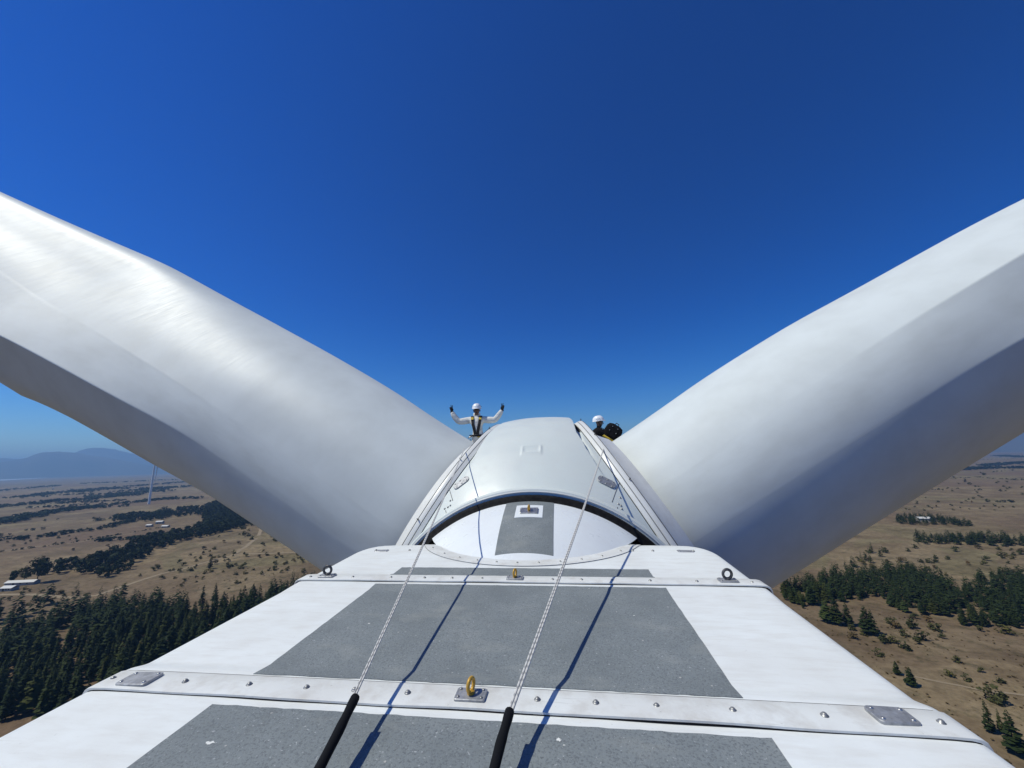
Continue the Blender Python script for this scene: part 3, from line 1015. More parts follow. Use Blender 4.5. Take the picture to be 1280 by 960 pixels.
# --- the person with both arms raised (figure built in its own frame: faces -Y, feet at z = 0)
def waving_person():
    root = empty('person')
    tag(root, 'person in white coverall and helmet raising both gloved hands in V signs', 'person', 'people on the rotor')
    ch = {}
    ch['pelvis'] = (None, (0.03, 0.0, 0.93), (0.185, 0.135))
    ch['waist'] = ('pelvis', (0.02, 0.0, 1.07), (0.205, 0.14))
    ch['chest'] = ('waist', (0.005, 0.0, 1.25), (0.235, 0.14))
    ch['upper'] = ('chest', (0.0, 0.005, 1.40), (0.21, 0.118))
    ch['neck'] = ('upper', (0.0, 0.0, 1.50), 0.062)
    ch['jaw'] = ('neck', (0.0, -0.025, 1.585), (0.068, 0.078))
    ch['face'] = ('jaw', (0.0, -0.02, 1.66), (0.076, 0.092))
    ch['skull'] = ('face', (0.0, -0.01, 1.735), (0.074, 0.088))
    for s, k in ((-1, 'r'), (1, 'l')):
        ch['shoulder' + k] = ('upper', (s * 0.175, 0.0, 1.43), 0.092)
        ch['arm' + k] = ('shoulder' + k, (s * 0.30, -0.01, 1.40), 0.098)
        ch['elbow' + k] = ('arm' + k, (s * (0.49 if s < 0 else 0.49), -0.03, 1.385 if s < 0 else 1.40), 0.090)
        ch['fore' + k] = ('elbow' + k, (s * (0.60 if s < 0 else 0.60), -0.045, 1.53), 0.080)
        ch['wrist' + k] = ('fore' + k, (s * (0.665 if s < 0 else 0.69), -0.05, 1.66), 0.055)
        ch['hip' + k] = ('pelvis', (0.03 + s * 0.10, 0.0, 0.86), 0.105)
        ch['thigh' + k] = ('hip' + k, (0.03 + s * 0.12, -0.01, 0.68), 0.092)
        ch['knee' + k] = ('thigh' + k, (0.03 + s * 0.13, -0.015, 0.48), 0.070)
        ch['shin' + k] = ('knee' + k, (0.03 + s * 0.135, 0.0, 0.28), 0.066)
        ch['ankle' + k] = ('shin' + k, (0.03 + s * 0.14, 0.01, 0.09), 0.052)
        ch['heel' + k] = ('ankle' + k, (0.03 + s * 0.14, 0.02, 0.042), 0.042)
        ch['toe' + k] = ('heel' + k, (0.03 + s * 0.15, -0.14, 0.036), (0.046, 0.034))
    me = skin_mesh('body', ch)
    def region(c):
        if c.z > 1.545 and abs(c.x) < 0.14:
            return 1
        if c.z < 0.10:
            return 2
        return 0
    assign(me, [M_SUIT, M_SKIN, M_BOOT], region)
    put('body', me, root)
    # face: nose, mouth, ears, sunglasses
    fx = MB()
    fx.tube([(0, -0.105, 1.685), (0, -0.122, 1.655), (0, -0.124, 1.640), (0, -0.104, 1.630)], [0.008, 0.013, 0.016, 0.010], 8)
    for s in (-1, 1):
        fx.tube([(s * 0.076, -0.005, 1.69), (s * 0.087, 0.002, 1.67), (s * 0.078, -0.004, 1.635)], [0.010, 0.016, 0.009], 8)
    fx.build('nose_and_ears', M_SKIN, root)
    MB().tube([(-0.026, -0.100, 1.605), (0, -0.108, 1.604), (0.026, -0.100, 1.605)], [0.004, 0.0075, 0.004], 6).build('mouth', M_LIPS, root)
    gl = MB()
    for s in (-1, 1):
        gl.tube([(s * 0.012, -0.117, 1.680), (s * 0.035, -0.114, 1.682), (s * 0.058, -0.100, 1.680)], [0.011, 0.017, 0.012], 8)
        gl.tube([(s * 0.058, -0.100, 1.682), (s * 0.083, -0.03, 1.688)], 0.004, 6)
    gl.build('sunglasses', M_LENS, root)
    helmet(root, (0, -0.012, 1.705), (0, -1, 0.0), (0, 0, 1))
    # hood / collar round the neck
    col = MB()
    rows = []
    for zz, rx, ry in ((1.455, 0.115, 0.105), (1.50, 0.098, 0.092), (1.56, 0.092, 0.09), (1.60, 0.094, 0.092), (1.60, 0.086, 0.084)):
        rows.append([(rx * sin(q), 0.012 + ry * cos(q), zz) for q in frange(-2.55, 2.55, 24)])
    col.grid(rows)
    col.build('collar', M_SUIT, root)
    # harness
    for s in (-1, 1):
        band(root, 'harness_strap', [(s * 0.105, 0.03, 1.515), (s * 0.108, -0.085, 1.50), (s * 0.10, -0.160, 1.42), (s * 0.085, -0.190, 1.30), (s * 0.055, -0.192, 1.17), (s * 0.03, -0.188, 1.03)], [(0, 0.1, 1), (0, -0.6, 1), (0, -1, 0.3), (0, -1, 0), (0, -1, 0), (0, -1, 0)], 0.075, M_STRAP, 0.014)
        band(root, 'harness_pad', [(s * 0.107, -0.128, 1.475), (s * 0.103, -0.168, 1.41)], (0, -1, 0.5), 0.066, M_STRAPY, 0.02)
        band(root, 'leg_strap', [(s * 0.20, 0.0, 0.90), (s * 0.17, -0.10, 0.83), (s * 0.06, -0.125, 0.79)], (0, -1, 0), 0.045, M_STRAP, 0.012)
    band(root, 'waist_belt', [(0.03 + 0.228 * sin(q), -0.178 * cos(q), 1.00) for q in frange(-pi, pi, 25)], [(sin(q), -cos(q), 0) for q in frange(-pi, pi, 25)], 0.05, M_STRAP, 0.012)
    ck = MB()
    ck.tube([(0.09, -0.15, 1.30), (0.10, -0.165, 1.22), (0.09, -0.155, 1.15)], [0.014, 0.02, 0.014], 8)
    ck.tube([(-0.13, -0.14, 0.99), (-0.18, -0.16, 0.96), (-0.22, -0.12, 0.95)], [0.018, 0.022, 0.016], 8)
    ck.build('karabiner', M_STEEL, root)
    band(root, 'lanyard', [(-0.02, -0.14, 1.0), (0.05, -0.165, 0.96), (0.12, -0.15, 0.98)], (0, -1, 0), 0.03, M_STRAPY, 0.01)
    for s, k in ((-1, 'r'), (1, 'l')):
        wr = Vector(ch['wrist' + k][1])
        d = (wr - Vector(ch['fore' + k][1])).normalized()
        upv = (d * 0.3 + Vector((0, 0, 1))).normalized()
        g = glove_mesh(wr + d * 0.005, upv, (-s, 0, 0), (0, -1, 0), (True, True, False, False))
        g.tube([wr - d * 0.02, wr + d * 0.02], [0.046, 0.036], 12)
        g.build('glove', M_GLOVE, root)
    return root
p1 = waving_person()

# --- the second person, crouching and bent over to the right
def crouching_person():
    root = empty('person')
    tag(root, 'person in black jacket and white helmet crouching by the right rim', 'person', 'people on the rotor')
    ch = {}
    ch['pelvis'] = (None, (-0.10, 0.02, 0.34), (0.16, 0.15))
    ch['waist'] = ('pelvis', (-0.10, 0.01, 0.48), (0.145, 0.125))
    ch['chest'] = ('waist', (0.0, 0.0, 0.66), (0.21, 0.16))
    ch['upper'] = ('chest', (0.06, -0.01, 0.79), (0.14, 0.12))
    ch['neck'] = ('upper', (0.045, -0.015, 0.90), 0.06)
    ch['jaw'] = ('neck', (0.075, -0.02, 0.955), (0.066, 0.076))
    ch['face'] = ('jaw', (0.070, -0.02, 1.02), (0.074, 0.09))
    ch['skull'] = ('face', (0.050, -0.015, 1.085), (0.072, 0.086))
    for s, k in ((-1, 'r'), (1, 'l')):
        ch['shoulder' + k] = ('upper', (0.075, s * 0.155, 0.81), 0.078)
        ch['arm' + k] = ('shoulder' + k, (0.19, s * 0.18, 0.70), 0.062)
        ch['elbow' + k] = ('arm' + k, (0.32, s * 0.185, 0.64), 0.054)
        ch['fore' + k] = ('elbow' + k, (0.42, s * 0.15, 0.70), 0.048)
        ch['wrist' + k] = ('fore' + k, (0.50, s * 0.12, 0.76), 0.037)
        ch['hip' + k] = ('pelvis', (-0.05, s * 0.11, 0.32), 0.105)
        ch['thigh' + k] = ('hip' + k, (0.12, s * 0.14, 0.42), 0.09)
        ch['knee' + k] = ('thigh' + k, (0.28, s * 0.15, 0.46), 0.07)
        ch['shin' + k] = ('knee' + k, (0.22, s * 0.15, 0.28), 0.062)
        ch['ankle' + k] = ('shin' + k, (0.14, s * 0.14, 0.09), 0.05)
        ch['heel' + k] = ('ankle' + k, (0.13, s * 0.14, 0.042), 0.042)
        ch['toe' + k] = ('heel' + k, (0.28, s * 0.15, 0.036), (0.046, 0.034))
    me = skin_mesh('body', ch)
    def region(c):
        if c.z > 0.935 and c.x > -0.1:
            return 1
        if c.z < 0.10:
            return 2
        return 0
    assign(me, [M_BLACKCLOTH, M_SKIN, M_BOOT], region)
    put('body', me, root)
    fx = MB()
    fx.tube([(0.150, -0.02, 1.04), (0.168, -0.02, 1.012), (0.170, -0.02, 1.0), (0.150, -0.02, 0.99)], [0.008, 0.013, 0.016, 0.010], 8)
    fx.build('nose', M_SKIN, root)
    MB().tube([(0.145, -0.046, 0.972), (0.152, -0.02, 0.970), (0.145, 0.006, 0.972)], [0.004, 0.0075, 0.004], 6).build('mouth', M_LIPS, root)
    gl = MB()
    gl.tube([(0.150, -0.065, 1.045), (0.160, -0.02, 1.047), (0.150, 0.025, 1.045)], [0.014, 0.016, 0.014], 8)
    gl.tube([(0.145, -0.07, 1.045), (0.06, -0.10, 1.05)], 0.004, 6)
    gl.build('sunglasses', M_LENS, root)
    helmet(root, (0.055, -0.018, 1.055), (1, -0.15, 0.12), (-0.12, 0, 1))
    band(root, 'chin_strap', [(0.03, -0.108, 1.06), (0.055, -0.105, 1.0), (0.09, -0.085, 0.94)], (0, -1, 0), 0.02, M_STRAP)
    for s in (-1, 1):
        band(root, 'harness_strap', [(-0.06, s * 0.10, 0.70), (0.05, s * 0.10, 0.915), (0.15, s * 0.10, 0.86), (0.19, s * 0.08, 0.75)], [(-1, 0, 0.3), (0, 0, 1), (1, 0, 0.6), (1, 0, 0)], 0.05, M_STRAP, 0.012)
    for s, k in ((-1, 'r'), (1, 'l')):
        wr = Vector(ch['wrist' + k][1])
        d = (wr - Vector(ch['fore' + k][1])).normalized()
        g = glove_mesh(wr + d * 0.005, d + Vector((0.4, 0, 0)), (0, 0, 1), (0, -s, 0), (False, False, False, False))
        g.build('glove', M_GLOVE, root)
    return root
p2 = crouching_person()

def backpack():
    root = empty('backpack')
    tag(root, 'bulky black backpack with yellow base held by the crouching person', 'backpack')
    mb = MB()
    rows = []
    for t, w, d in ((0.0, 0.20, 0.10), (0.06, 0.235, 0.125), (0.2, 0.25, 0.14), (0.34, 0.24, 0.135), (0.42, 0.20, 0.11), (0.455, 0.10, 0.055)):
        rows.append([((w * abs(cos(q)) ** 0.6) * (1 if cos(q) > 0 else -1), (d * abs(sin(q)) ** 0.6) * (1 if sin(q) > 0 else -1), t) for q in [2 * pi * k / 24 for k in range(24)]])
    mb.grid(rows, True)
    mb.f.append(tuple(range(24))[::-1]); mb.f.append(tuple(5 * 24 + k for k in range(24)))
    mb.build('bag', M_BLACKCLOTH, root)
    ba = MB(); ba.grid([[(x * 1.04, y * 1.05, z - 0.02) for x, y, z in rows[0]], [(x * 1.02, y * 1.03, z - 0.02) for x, y, z in rows[1]], [(x * 1.01, y * 1.01, z - 0.02) for x, y, z in rows[1]]], True)
    ba.f.append(tuple(range(24))[::-1])
    ba.build('base_cover', M_STRAPY, root)
    pk = MB(); pk.box((0, -0.165, 0.2), (0.24, 0.07, 0.2), None, 0.85)
    pk.build('front_pocket', M_BLACKCLOTH, root, False)
    for s in (-1, 1):
        band(root, 'shoulder_strap', [(s * 0.10, 0.10, 0.42), (s * 0.11, 0.17, 0.36), (s * 0.12, 0.18, 0.2), (s * 0.12, 0.13, 0.04)], (0, 1, 0.2), 0.06, M_STRAP, 0.02)
    bk = MB()
    for s in (-1, 1):
        bk.box((s * 0.10, -0.205, 0.24), (0.02, 0.016, 0.02))
        bk.box((s * 0.08, -0.135, 0.37), (0.018, 0.03, 0.018))
    bk.build('buckle', M_STEEL, root, False)
    MB().tube([(-0.05, 0, 0.45), (-0.04, 0, 0.50), (0.04, 0, 0.50), (0.05, 0, 0.45)], 0.012, 8).build('grab_handle', M_STRAP, root)
    return root
bag = backpack()
def stand(o, x, y, z, rz=0.0, ry=0.0, sc=1.0):
    o.matrix_world = NAC @ Matrix.Translation((x, y, z)) @ Matrix.Rotation(rz, 4, 'Z') @ Matrix.Rotation(ry, 4, 'Y') @ Matrix.Scale(sc, 4)
stand(p1, -1.95, 11.0, 0.49, radians(6), 0, 1.09)
stand(p2, 1.45, 11.0, 0.72, radians(4), 0, 1.07)
stand(bag, 1.74, 10.86, 1.36, radians(-8), radians(34), 0.95)

# ------------------------------------------------------------------ ground, water, far hills
def th(x, y):
    d = hypot(x, y)
    a = sstep(30, 160, d) * (1 - sstep(2500, 5000, d))
    return a * (2.2 * sin(x / 160 + 1) * sin(y / 140 + 0.4) + 1.0 * sin(x / 57 + 2) * cos(y / 66) + 0.35 * sin(x / 19) * sin(y / 23 + 1))

M_GROUND = new_mat('dry_grass_ground', (0.25, 0.19, 0.13), 0.95, 0, 0.15)
def _ground():
    m = M_GROUND
    N, L, b = nodes(m)
    v = coords(m)
    big = noise(m, v, 0.0032, 6, 0.6)
    mid = noise(m, v, 0.022, 6, 0.65)
    fine = noise(m, v, 0.22, 6, 0.7)
    c = ramp(m, mid, [(0.25, (0.100, 0.075, 0.043)), (0.42, (0.178, 0.136, 0.080)), (0.58, (0.255, 0.202, 0.123)), (0.8, (0.330, 0.270, 0.172))])
    # fields with slightly different stubble
    fv = coords(m, (0.0016, 0.0045, 1), 'Object', (0, 0, 0.25))
    dn = N.new('ShaderNodeTexNoise'); dn.inputs['Scale'].default_value = 1.4
    L.new(fv, dn.inputs['Vector'])
    av = N.new('ShaderNodeMix'); av.data_type = 'VECTOR'; av.inputs[0].default_value = 0.25
    L.new(fv, av.inputs[4]); L.new(dn.outputs['Color'], av.inputs[5])
    vo = N.new('ShaderNodeTexVoronoi'); vo.inputs['Scale'].default_value = 1.0
    L.new(av.outputs[1], vo.inputs['Vector'])
    sep = N.new('ShaderNodeSeparateColor'); L.new(vo.outputs['Color'], sep.inputs[0])
    tint = ramp(m, sep.outputs[0], [(0.0, (0.62, 0.58, 0.52)), (0.35, (0.95, 0.90, 0.82)), (0.6, (1.22, 1.18, 1.05)), (0.8, (0.82, 0.88, 0.70)), (1.0, (1.05, 1.0, 0.9))])
    c = mix(m, 0.8, c, mix(m, 1.0, c, tint, 'MULTIPLY'))
    # red-brown scrubby soil near the tower foot
    red = ramp(m, big, [(0.42, (0, 0, 0)), (0.62, W)])
    c = mix(m, red, c, mix(m, mid, (0.120, 0.078, 0.046), (0.215, 0.150, 0.092)))
    # low weeds
    wd = ramp(m, noise(m, v, 0.09, 7, 0.75), [(0.53, (0, 0, 0)), (0.66, (0.85, 0.85, 0.85))])
    c = mix(m, wd, c, (0.082, 0.072, 0.034))
    w2 = ramp(m, noise(m, v, 0.013, 8, 0.72), [(0.52, (0, 0, 0)), (0.66, (0.7, 0.7, 0.7))])
    c = mix(m, w2, c, (0.120, 0.095, 0.052))
    c = mix(m, ramp(m, fine, [(0.35, W), (0.6, (0, 0, 0))]), c, mix(m, 1.0, c, (0.66, 0.64, 0.62), 'MULTIPLY'))
    link(m, c, 'Base Color')
    bump(m, fine, 0.6, 1.2)
_ground()

mb = MB()
rad = [0.0] + [3.0 * 1.065 ** k for k in range(155)]
rad = [r for r in rad if r < 40000] + [40000.0]
NA2 = 288
mb.v.append((0, 0, th(0, 0)))
for r in rad[1:]:
    for k in range(NA2):
        a = 2 * pi * k / NA2
        x, y = r * sin(a), r * cos(a)
        mb.v.append((x, y, th(x, y)))
for k in range(NA2):
    mb.f.append((0, 1 + (k + 1) % NA2, 1 + k))
for i in range(len(rad) - 2):
    for k in range(NA2):
        a, b = 1 + i * NA2 + k, 1 + i * NA2 + (k + 1) % NA2
        mb.f.append((a, b, b + NA2, a + NA2))
ground = fix_normals(mb.build('ground', M_GROUND))
tag(ground, 'dry tan grassland plain far below the turbine', None, None, 'structure')

M_WATER = new_mat('lake_water', (0.34, 0.40, 0.44), 0.6)  # base colour lightened to paint in the sky glare on the water
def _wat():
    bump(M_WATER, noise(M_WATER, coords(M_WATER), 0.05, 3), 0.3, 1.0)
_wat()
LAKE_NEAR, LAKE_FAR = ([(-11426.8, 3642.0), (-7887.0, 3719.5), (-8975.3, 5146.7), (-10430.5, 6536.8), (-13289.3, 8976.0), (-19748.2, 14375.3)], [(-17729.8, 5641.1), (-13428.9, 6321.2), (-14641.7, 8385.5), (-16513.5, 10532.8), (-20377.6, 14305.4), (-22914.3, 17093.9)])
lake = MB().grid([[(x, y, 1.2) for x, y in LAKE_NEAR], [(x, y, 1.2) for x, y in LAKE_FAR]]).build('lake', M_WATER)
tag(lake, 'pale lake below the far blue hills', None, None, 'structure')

M_HILL = new_mat('far_hill_scrub', (0.10, 0.10, 0.08), 0.95, 0, 0.1)
def _hill():
    m = M_HILL
    link(m, ramp(m, noise(m, coords(m), 0.0012, 6, 0.6), [(0.3, (0.06, 0.065, 0.05)), (0.7, (0.14, 0.12, 0.09))]), 'Base Color')
_hill()
from mathutils import noise as mnoise
def ridge(name, label, prof, D, width, seed):
    """prof: list of (bearing in degrees, height); a band of hills round distance D"""
    rows = []
    b0, b1 = prof[0][0], prof[-1][0]
    nb = max(40, int((b1 - b0) * 2.2))
    for i in range(17):
        q = (i - 8) / 8
        row = []
        for bd in frange(b0, b1, nb):
            d = D + q * width
            x, y = d * sin(radians(bd)), d * cos(radians(bd))
            h = lerp(bd, prof)
            n = mnoise.fractal(Vector((x / 1700 + seed, y / 1700, seed)), 0.9, 2.0, 5)
            hh = h * max(0, 1 - abs(q) ** 1.5) * (1 + 0.16 * n) - 12
            row.append((x, y, hh))
        rows.append(row)
    o = fix_normals(MB().grid(rows).build(name, M_HILL))
    tag(o, label, None, None, 'structure')
ridge('hills', 'hazy blue mountain ridge beyond the lake', [(-68.9, 0), (-62.77, 249.0), (-60.39, 365.0), (-59.09, 423.0), (-58.23, 573.0), (-57.05, 650.0), (-55.73, 600.0), (-54.61, 505.0), (-52.86, 393.0), (-50.68, 250.0), (-47.7, 0)], 15000, 1500, 1.1)
ridge('hills', 'fainter blue mountain ridge farthest left', [(-69.01, 510.0), (-60.44, 550.0), (-58.15, 493.0), (-56.23, 655.0), (-55.76, 779.0), (-54.43, 856.0), (-53.29, 830.0), (-51.76, 696.0), (-49.16, 522.0), (-42.66, 546.0), (-32.1, 617.0)], 18500, 2000, 4.2)
ridge('hills', 'low dark hill by the lake shore', [(-68.81, 0), (-62.66, 65.0), (-60.24, 92.0), (-58.9, 69.0), (-57.46, 20.0), (-56.71, 0)], 13400, 300, 7.7)
ridge('hills', 'blue hills beyond the right-hand plain', [(-32.1, 464.0), (-21.67, 570.0), (-7.85, 443.0), (6.02, 527.0), (20.31, 467.0), (28.74, 461.0), (38.64, 425.0), (43.96, 377.0), (45.08, 390.0), (49.71, 354.0), (55.39, 199.0)], 13000, 1600, 9.3)

M_TRACK = new_mat('pale_dirt_track', (0.36, 0.28, 0.19), 0.95, 0, 0.1)
def _tr():
    m = M_TRACK
    link(m, ramp(m, noise(m, coords(m), 0.15, 5, 0.7), [(0.3, (0.22, 0.17, 0.11)), (0.7, (0.30, 0.24, 0.155))]), 'Base Color')
_tr()
def track(pts, w, label):
    P = [Vector((x, y, 0)) for x, y in pts]
    dense = []
    for a, b in zip(P, P[1:]):
        k = max(2, int((b - a).length / 6))
        dense += [a.lerp(b, i / k) for i in range(k)]
    dense.append(P[-1])
    rnd = random.Random(int(w * 10))
    rows = []
    for i, p in enumerate(dense):
        t = (dense[min(i + 2, len(dense) - 1)] - dense[max(0, i - 2)]).normalized()
        s = Vector((t.y, -t.x, 0))
        j = 0.8 * sin(i * 0.21) + rnd.uniform(-.3, .3)
        row = []
        for u in frange(-1, 1, 4):
            q = p + s * (w / 2 * u + j)
            row.append((q.x, q.y, th(q.x, q.y) + 0.12))
        rows.append(row)
    o = fix_normals(MB().grid(rows).build('dirt_track', M_TRACK))
    tag(o, label, None, None, 'structure')
track([(-543.3, 658.3), (-449.9, 535.2), (-410.0, 473.2), (-397.6, 447.3), (-385.1, 420.4), (-390.5, 399.3), (-391.5, 371.3), (-399.5, 354.3), (-399.5, 334.0), (-396.4, 299.4), (-414.3, 292.6), (-456.3, 296.3), (-490.2, 296.6)], 4.5, 'dirt track winding down the tan slope to the plantation')
track([(-268.7, 441.2), (-325.6, 436.5), (-352.8, 432.2), (-383.3, 431.6), (-385.1, 420.4)], 4, 'dirt track crossing the slope under the left blade')
track([(-792.2, 439.6), (-757.0, 449.1), (-740.5, 470.8), (-714.3, 502.2), (-719.7, 563.3), (-724.8, 630.5), (-712.1, 712.7)], 4, 'field edge track on the left plain')
track([(140.2, 214.1), (153.8, 208.0), (164.2, 203.3), (181.0, 200.5)], 1.5, 'faint footpath on the brown slope at lower right')

# ------------------------------------------------------------------ trees
def leaf_mat(name, a, b):
    m = new_mat(name, a, 0.8, 0, 0.08)
    N, L, bs = nodes(m)
    oi = N.new('ShaderNodeObjectInfo')
    n = noise(m, coords(m), 0.9, 3, 0.6)
    c = ramp(m, n, [(0.3, a), (0.72, b)])
    r = ramp(m, oi.outputs['Random'], [(0.0, (0.62, 0.72, 0.62)), (0.45, (1, 1, 0.9)), (0.8, (1.5, 1.35, 1.0)), (1.0, (2.1, 1.6, 1.1))])
    link(m, mix(m, 1.0, c, r, 'MULTIPLY'), 'Base Color')
    return m
M_PINE = leaf_mat('pine_needles', (0.014, 0.024, 0.009), (0.040, 0.052, 0.016))
M_PINE_G = leaf_mat('light_pine_needles', (0.024, 0.040, 0.014), (0.050, 0.066, 0.022))
M_BROAD = leaf_mat('dark_broadleaf', (0.014, 0.022, 0.011), (0.040, 0.050, 0.022))
M_SHRUB = leaf_mat('olive_shrub_leaves', (0.040, 0.045, 0.018), (0.090, 0.088, 0.036))
M_DRY = leaf_mat('dry_shrub_leaves', (0.060, 0.046, 0.024), (0.105, 0.080, 0.044))
M_BARK = new_mat('bark', (0.07, 0.05, 0.035), 0.9)

def pine_crown(seed, h=1.0, width=0.21, n=190, base=0.10, power=0.72, ragged=0.0):
    rnd = random.Random(seed)
    v, f = [], []
    lean = (rnd.uniform(-.02, .02), rnd.uniform(-.02, .02))
    for i in range(n):
        t = 1 - (1 - (i + rnd.random()) / n) ** 0.62 if False else ((i + rnd.random()) / n) ** 1.25
        z = base + (h - base) * t * 0.97
        layer = 0.78 + 0.34 * abs(sin(t * 21 + seed))
        a = rnd.uniform(0, 2 * pi)
        gap = 1 - ragged * max(0, sin(a * 2 + seed + t * 9)) * max(0, sin(t * 13 + seed))
        R = width * ((1 - t) ** power) * layer * gap * min(1, 0.55 + t * 4) * rnd.uniform(0.66, 1.26) + 0.012
        r0 = R * rnd.uniform(0.0, 0.42)
        ca, sa = cos(a), sin(a)
        wd = R * rnd.uniform(0.26, 0.42) + 0.010
        droop = R * rnd.uniform(0.0, 0.45)
        cx, cy = lean[0] * z, lean[1] * z
        p0 = (cx + ca * r0, cy + sa * r0, z + 0.02 * rnd.random())
        pm = r0 + (R - r0) * 0.6
        p1 = (cx + ca * pm - sa * wd, cy + sa * pm + ca * wd, z - droop * 0.6 + rnd.uniform(-.01, .01))
        p2 = (cx + ca * R, cy + sa * R, z - droop + 0.012)
        p3 = (cx + ca * pm + sa * wd, cy + sa * pm - ca * wd, z - droop * 0.6 + rnd.uniform(-.01, .01))
        k = len(v)
        v += [p0, p1, p2, p3]
        f += [(k, k + 1, k + 2), (k, k + 2, k + 3)]
    return v, f
def trunk_geo(h=0.9, r=0.018, n=6):
    mb = MB(); mb.tube([(0, 0, -0.05), (0.002, 0, h * 0.3), (0, 0.002, h)], [r, r * 0.75, r * 0.12], n)
    return mb.v, mb.f
def broad_crown(seed, n=150, flat=0.8, base=0.18, leaf=0.10):
    rnd = random.Random(seed)
    v, f = [], []
    lobes = []
    for i in range(7):
        a, r = rnd.uniform(0, 2 * pi), rnd.uniform(0.05, 0.26)
        lobes.append((r * cos(a), r * sin(a), rnd.uniform(base + 0.15, 0.80), rnd.uniform(0.14, 0.24)))
    lobes.append((0, 0, 0.72, 0.22))
    for i in range(n):
        c = lobes[i % len(lobes)]
        d = Vector((rnd.gauss(0, 1), rnd.gauss(0, 1), rnd.gauss(0, 1))).normalized()
        rr = c[3] * rnd.uniform(0.55, 1.12)
        p = Vector(c[:3]) + Vector((d.x * rr, d.y * rr, d.z * rr * flat))
        t = d.orthogonal().normalized(); t.rotate(Matrix.Rotation(rnd.uniform(0, 6.28), 3, d))
        b = d.cross(t) + d * rnd.uniform(-.4, .4)
        s = leaf * rnd.uniform(0.6, 1.3)
        k = len(v)
        v += [tuple(p - t * s), tuple(p + b * s * 0.7), tuple(p + t * s), tuple(p - b * s * 0.7)]
        f += [(k, k + 1, k + 2, k + 3)]
    return v, f
def to_mesh(name, vf, mat):
    me = bpy.data.meshes.new(name)
    me.from_pydata(vf[0], [], vf[1])
    me.materials.append(mat)
    me.update()
    return me
PINES = [pine_crown(11 + k, 1.0, (0.19, 0.25, 0.16, 0.29, 0.24, 0.19, 0.27, 0.15)[k], (230, 250, 200, 270, 250, 220, 260, 150)[k], (0.10, 0.12, 0.08, 0.16, 0.12, 0.1, 0.2, 0.12)[k], (0.72, 0.55, 0.8, 0.45, 0.6, 0.7, 0.42, 0.8)[k], (0.2, 0.35, 0.2, 0.45, 0.5, 0.3, 0.5, 0.6)[k]) for k in range(8)]
PINE_ME = [to_mesh('crown', p, M_PINE_G if k in (3, 6) else M_PINE) for k, p in enumerate(PINES)]
PINES_LO = [pine_crown(31 + k, 1.0, (0.19, 0.25, 0.29, 0.22)[k], 90, 0.1, (0.72, 0.5, 0.42, 0.65)[k], 0.4) for k in range(4)]
TRUNK_ME = to_mesh('trunk', trunk_geo(), M_BARK)
BROADS = [broad_crown(51 + k, 420, 0.85, 0.12, 0.055) for k in range(3)]
BROAD_ME = [to_mesh('crown', b, M_BROAD) for b in BROADS]
BROADS_LO = [broad_crown(61 + k, 110, 0.8, 0.05, 0.11) for k in range(4)]
BROADS_XLO = [broad_crown(71 + k, 36, 0.8, 0.05, 0.17) for k in range(4)]
SHRUBS = [broad_crown(81 + k, 120, 0.75, -0.05, 0.085) for k in range(5)]
SHRUB_ME = [to_mesh('shrub', s, M_DRY if k == 4 else M_SHRUB) for k, s in enumerate(SHRUBS)]

def inside(x, y, poly):
    c = False
    j = len(poly) - 1
    for i in range(len(poly)):
        xi, yi = poly[i]; xj, yj = poly[j]
        if (yi > y) != (yj > y) and x < (xj - xi) * (y - yi) / (yj - yi) + xi:
            c = not c
        j = i
    return c
def scatter(poly, gap, seed, holes=(), keep=1.0, clump=None):
    rnd = random.Random(seed)
    xs = [p[0] for p in poly]; ys = [p[1] for p in poly]
    x0, x1, y0, y1 = min(xs), max(xs), min(ys), max(ys)
    out = []
    ny = int((y1 - y0) / gap) + 1
    nx = int((x1 - x0) / gap) + 1
    for j in range(ny):
        for i in range(nx):
            x = x0 + (i + 0.5 * (j % 2)) * gap + rnd.uniform(-.42, .42) * gap
            y = y0 + j * gap + rnd.uniform(-.42, .42) * gap
            if rnd.random() > keep or not inside(x, y, poly):
                continue
            if any(inside(x, y, h) for h in holes):
                continue
            if clump and mnoise.noise(Vector((x / clump[0], y / clump[0], seed))) < clump[1]:
                continue
            out.append((x, y))
    return out

def pine(x, y, h, k, rz, label, group):
    r = empty('pine_tree', (x, y, th(x, y)), rz)
    r.scale = (h * random.uniform(0.9, 1.15),) * 2 + (h,)
    tag(r, label, 'tree', group)
    put('crown', PINE_ME[k], r)
    put('trunk', TRUNK_ME, r)
    return r

def merge(name, items, mat, label, kind='stuff'):
    """items: (vf, x, y, z, sx, sz, rz) joined into one mass"""
    V, F, off = [], [], 0
    for (v, f), x, y, z, sx, sz, rz in items:
        a = np.array(v)
        c, s = cos(rz), sin(rz)
        V.append(np.stack([x + sx * (a[:, 0] * c - a[:, 1] * s), y + sx * (a[:, 0] * s + a[:, 1] * c), z + sz * a[:, 2]], 1))
        F += [tuple(i + off for i in q) for q in f]
        off += len(v)
    me = bpy.data.meshes.new(name)
    me.from_pydata(np.concatenate(V).tolist(), [], F)
    me.materials.append(mat)
    me.update()
    return tag(put(name, me), label, None, None, kind)

